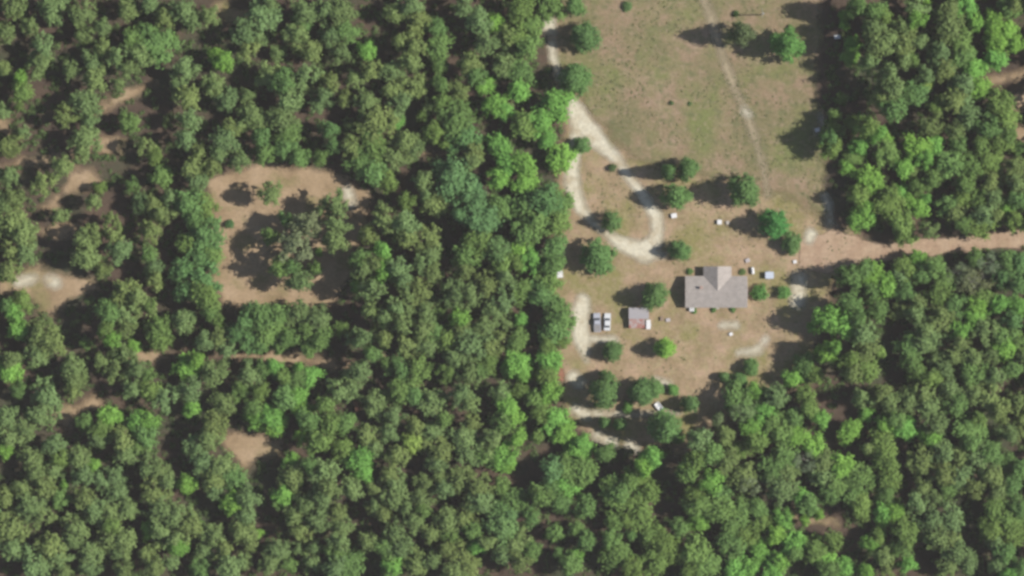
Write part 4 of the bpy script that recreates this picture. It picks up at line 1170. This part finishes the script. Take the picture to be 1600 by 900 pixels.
for i in range(4):
    bm.faces.new((A[i], A[(i + 1) % 4], B[(i + 1) % 4], B[i]))
o = bm_obj('lean_to_roof', bm, M['rust'], sh)
o['label'] = 'rusty patched lean-to roof'
for px_, py_ in ((-2.5, -4.05), (1.5, -4.05), (-0.5, -4.05)):
    bm = bmesh.new(); box(bm, px_ - .06, px_ + .06, py_ - .06, py_ + .06, 0, 1.69); bm_obj('post', bm, M['wood'], sh)


def trailer(name, label, cat, px, py, rz, L, Wd, h, mat, lid=True):
    x, y = W(px, py, h / 2)
    r = empty(name, label, cat, x, y, rz)
    bm = bmesh.new()
    box(bm, -L / 2, L / 2, -Wd / 2, Wd / 2, 0.42, h, 0.05)
    bm_obj('body', bm, mat, r)
    bm = bmesh.new()
    tube(bm, (L / 2 - .05, -Wd * .35, .45), (L / 2 + .7, 0, .45), .035, .035, 6)
    tube(bm, (L / 2 - .05, Wd * .35, .45), (L / 2 + .7, 0, .45), .035, .035, 6)
    bm_obj('drawbar', bm, M['bed'], r)
    for s in (-1, 1):
        wheel(r, -0.1, s * (Wd / 2 + 0.08), 0.27, 0.15)
        bm = bmesh.new(); box(bm, -.48, .28, s * (Wd / 2 + .10) - .09, s * (Wd / 2 + .10) + .09, .57, .60); bm_obj('mudguard', bm, M['rim'], r)
    bm = bmesh.new()
    for i in range(4):
        t = -L / 2 + L * (i + .5) / 4
        box(bm, t - .03, t + .03, -Wd / 2 + .04, Wd / 2 - .04, h + 0.001, h + .03)
    bm_obj('roof_rib', bm, mat, r)
    bm = bmesh.new(); box(bm, -L / 2 - .02, -L / 2 - .001, -Wd * .4, Wd * .4, .5, h - .12); bm_obj('door', bm, M['white'], r)
    return r


trailer('cargo_trailer', 'small white trailer standing against the rusty lean-to', 'trailer', 1013, 507, R(90), 2.6, 1.25, 1.4, M['white'])
trailer('cargo_trailer', 'pale blue boxy trailer north-east of the house', 'trailer', 1202, 430, R(0), 2.4, 1.9, 1.7, M['pale_blue'])
trailer('cargo_trailer', 'white trailer at the forest edge west of the largest round tree', 'trailer', 874, 426, R(98), 2.9, 1.7, 1.6, M['white'])

# boat on a trailer
x, y = W(1031, 637, 0.8)
bt = empty('boat_trailer', 'white boat trailer parked askew on the sandy track', 'boat trailer', x, y, R(-52))
bm = bmesh.new()
st = [(-1.7, .72, .45), (-0.6, .8, .45), (0.5, .72, .48), (1.2, .42, .6), (1.75, .05, .8)]
rings = []
for sx_, hw_, zb in st:
    rings.append([bm.verts.new(p) for p in ((sx_, -hw_, 1.05), (sx_, -hw_ * .7, zb + .12), (sx_, 0, zb), (sx_, hw_ * .7, zb + .12), (sx_, hw_, 1.05),
                                          (sx_, hw_ * .82, 1.05), (sx_, hw_ * .5, zb + .25), (sx_, 0, zb + .2), (sx_, -hw_ * .5, zb + .25), (sx_, -hw_ * .82, 1.05))])
for a, b in zip(rings, rings[1:]):
    for i in range(10):
        j = (i + 1) % 10
        bm.faces.new((a[i], a[j], b[j], b[i]))
bm.faces.new(rings[0][::-1]); bm.faces.new(rings[-1])
bm_obj('hull', bm, M['white'], bt)
for s in (-0.5, 0.35):
    bm = bmesh.new(); box(bm, s - .14, s + .14, -.58, .58, .88, .93, .01); bm_obj('thwart', bm, M['pale_blue'], bt)
bm = bmesh.new(); tube(bm, (-1.5, 0, .38), (2.5, 0, .38), .04, .04, 6); tube(bm, (-.5, -.85, .38), (-.5, .85, .38), .04, .04, 6)
bm_obj('trailer_frame', bm, M['rim'], bt)
for s in (-1, 1):
    wheel(bt, -.5, s * .95, .27, .15)

# propane tank north-east of the house corner
x, y = W(1176, 423, .6)
pt = empty('propane_tank', 'white propane tank north-east of the house corner', 'propane tank', x, y, R(97))
bm = bmesh.new()
prev = None
prof = [(-1.05, .02), (-1.02, .22), (-.9, .38), (-.7, .46), (.7, .46), (.9, .38), (1.02, .22), (1.05, .02)]
rg = [[bm.verts.new((a, r * math.cos(t * math.pi / 8), .72 + r * math.sin(t * math.pi / 8))) for t in range(16)] for a, r in prof]
for a, b in zip(rg, rg[1:]):
    for i in range(16):
        bm.faces.new((a[i], a[(i + 1) % 16], b[(i + 1) % 16], b[i]))
bm.faces.new(rg[0][::-1]); bm.faces.new(rg[-1])
bm_obj('tank', bm, M['white'], pt, True)
bm = bmesh.new(); tube(bm, (0, 0, 1.15), (0, 0, 1.34), .16, .14, 12); bm_obj('valve_cover', bm, M['rim'], pt)
for s in (-.65, .65):
    bm = bmesh.new(); box(bm, s - .12, s + .12, -.3, .3, 0, .33, .01); bm_obj('leg', bm, M['concrete'], pt)


def bin_(name, label, cat, px, py, w, d, h, mat, lidmat, rz=0.0):
    x, y = W(px, py)
    r = empty(name, label, cat, x, y, rz)
    bm = bmesh.new()
    extrude_profile(bm, [(-w / 2 + .06, 0), (w / 2 - .06, 0), (w / 2, h), (-w / 2, h)], -d / 2, d / 2, 0.02)
    bm_obj('bin_body', bm, mat, r)
    bm = bmesh.new(); box(bm, -w / 2 - .04, w / 2 + .04, -d / 2 - .04, d / 2 + .04, h + .002, h + .08, 0.02)
    bm_obj('lid', bm, lidmat, r)
    bm = bmesh.new(); tube(bm, (-w / 4, d / 2 + .06, h), (w / 4, d / 2 + .06, h), .02, .02, 6)
    bm_obj('handle', bm, M['rim'], r)
    return r


bin_('storage_chest', 'white storage chest on the lawn south of the driveway-bend tree row', 'chest', 1053, 337, 1.5, 1.2, .8, M['white'], M['white'], .2)
bin_('storage_chest', 'bright white box between the driveway bend and the vivid pointed tree', 'chest', 1124, 347, 1.2, 1.2, .9, M['white'], M['white'])
bin_('storage_chest', 'dull pinkish box just east of the bright white box', 'chest', 1137, 348, .9, .9, .5, M['tarp'], M['concrete'], .3)
bin_('storage_chest', 'low greyish box on the lawn north of the propane tank', 'chest', 1168, 407, 1.2, 1.0, .45, M['tarp'], M['tarp'], .4)
bin_('storage_chest', 'pale box on bare dirt near the road entrance', 'chest', 1242, 409, .9, .8, .4, M['concrete'], M['white'], .2)
bin_('storage_chest', 'little white box on the south lawn below the pale strip', 'chest', 1142, 522, .9, .8, .45, M['white'], M['white'], .5)
bin_('storage_chest', 'dark brown box on the lawn east of the shed', 'chest', 1034, 498, .8, 1.1, .6, M['wood'], M['wood'], .1)
bin_('storage_chest', 'faded grey box on the lawn next to the dark brown box', 'chest', 1044, 500, 1.2, .9, .35, M['tarp'], M['tarp'], .1)
bin_('storage_chest', 'pale box half hidden in shade at the field east edge', 'chest', 1308, 58, 1.6, 1.0, .9, M['tarp'], M['white'], .1)

bin_('storage_chest', 'pale pinkish box at the forest edge beside the field', 'chest', 1277, 203, 1.3, 1.0, .6, M['tarp'], M['white'], .3)

# utility pole at the top of the field
x, y = W(1190, 22, 4)
up = empty('utility_pole', 'wooden utility pole with crossarm at the top of the field', 'utility pole', x, y)
bm = bmesh.new(); tube(bm, (0, 0, 0), (0, 0, 9), .19, .12, 10); bm_obj('post', bm, M['dead_wood'], up)
bm = bmesh.new(); box(bm, -.06, .06, -1.3, 1.3, 8.2, 8.34, .01); ca = bm_obj('crossarm', bm, M['dead_wood'], up)
for yy in (-1.15, -.5, .5, 1.15):
    bm = bmesh.new(); tube(bm, (0, yy, 8.341), (0, yy, 8.5), .05, .035, 8); bm_obj('insulator', bm, M['white'], ca)
bm = bmesh.new(); tube(bm, (.36, 0, 6.6), (.36, 0, 7.5), .24, .24, 12); bm_obj('transformer', bm, M['rim'], up)

# ------------------------------------------------------------------ the air between the camera and the land
HAZE = 0.000028
if HAZE:
    bm = bmesh.new()
    box(bm, -6500, 6500, -6500, 6500, -1.0, CAM_H + 20)
    m, nt, out = new_mat('haze_air')
    pv = N(nt, 'ShaderNodeVolumePrincipled', Density=HAZE, Anisotropy=0.0)
    pv.inputs['Color'].default_value = (1.0, 0.95, 0.92, 1)
    nt.links.new(pv.outputs[0], out.inputs['Volume'])
    hz = bm_obj('haze', bm, m)
    hz['kind'] = 'stuff'; hz['label'] = 'thin pale summer haze between the ground and the sky'; hz['category'] = 'haze'
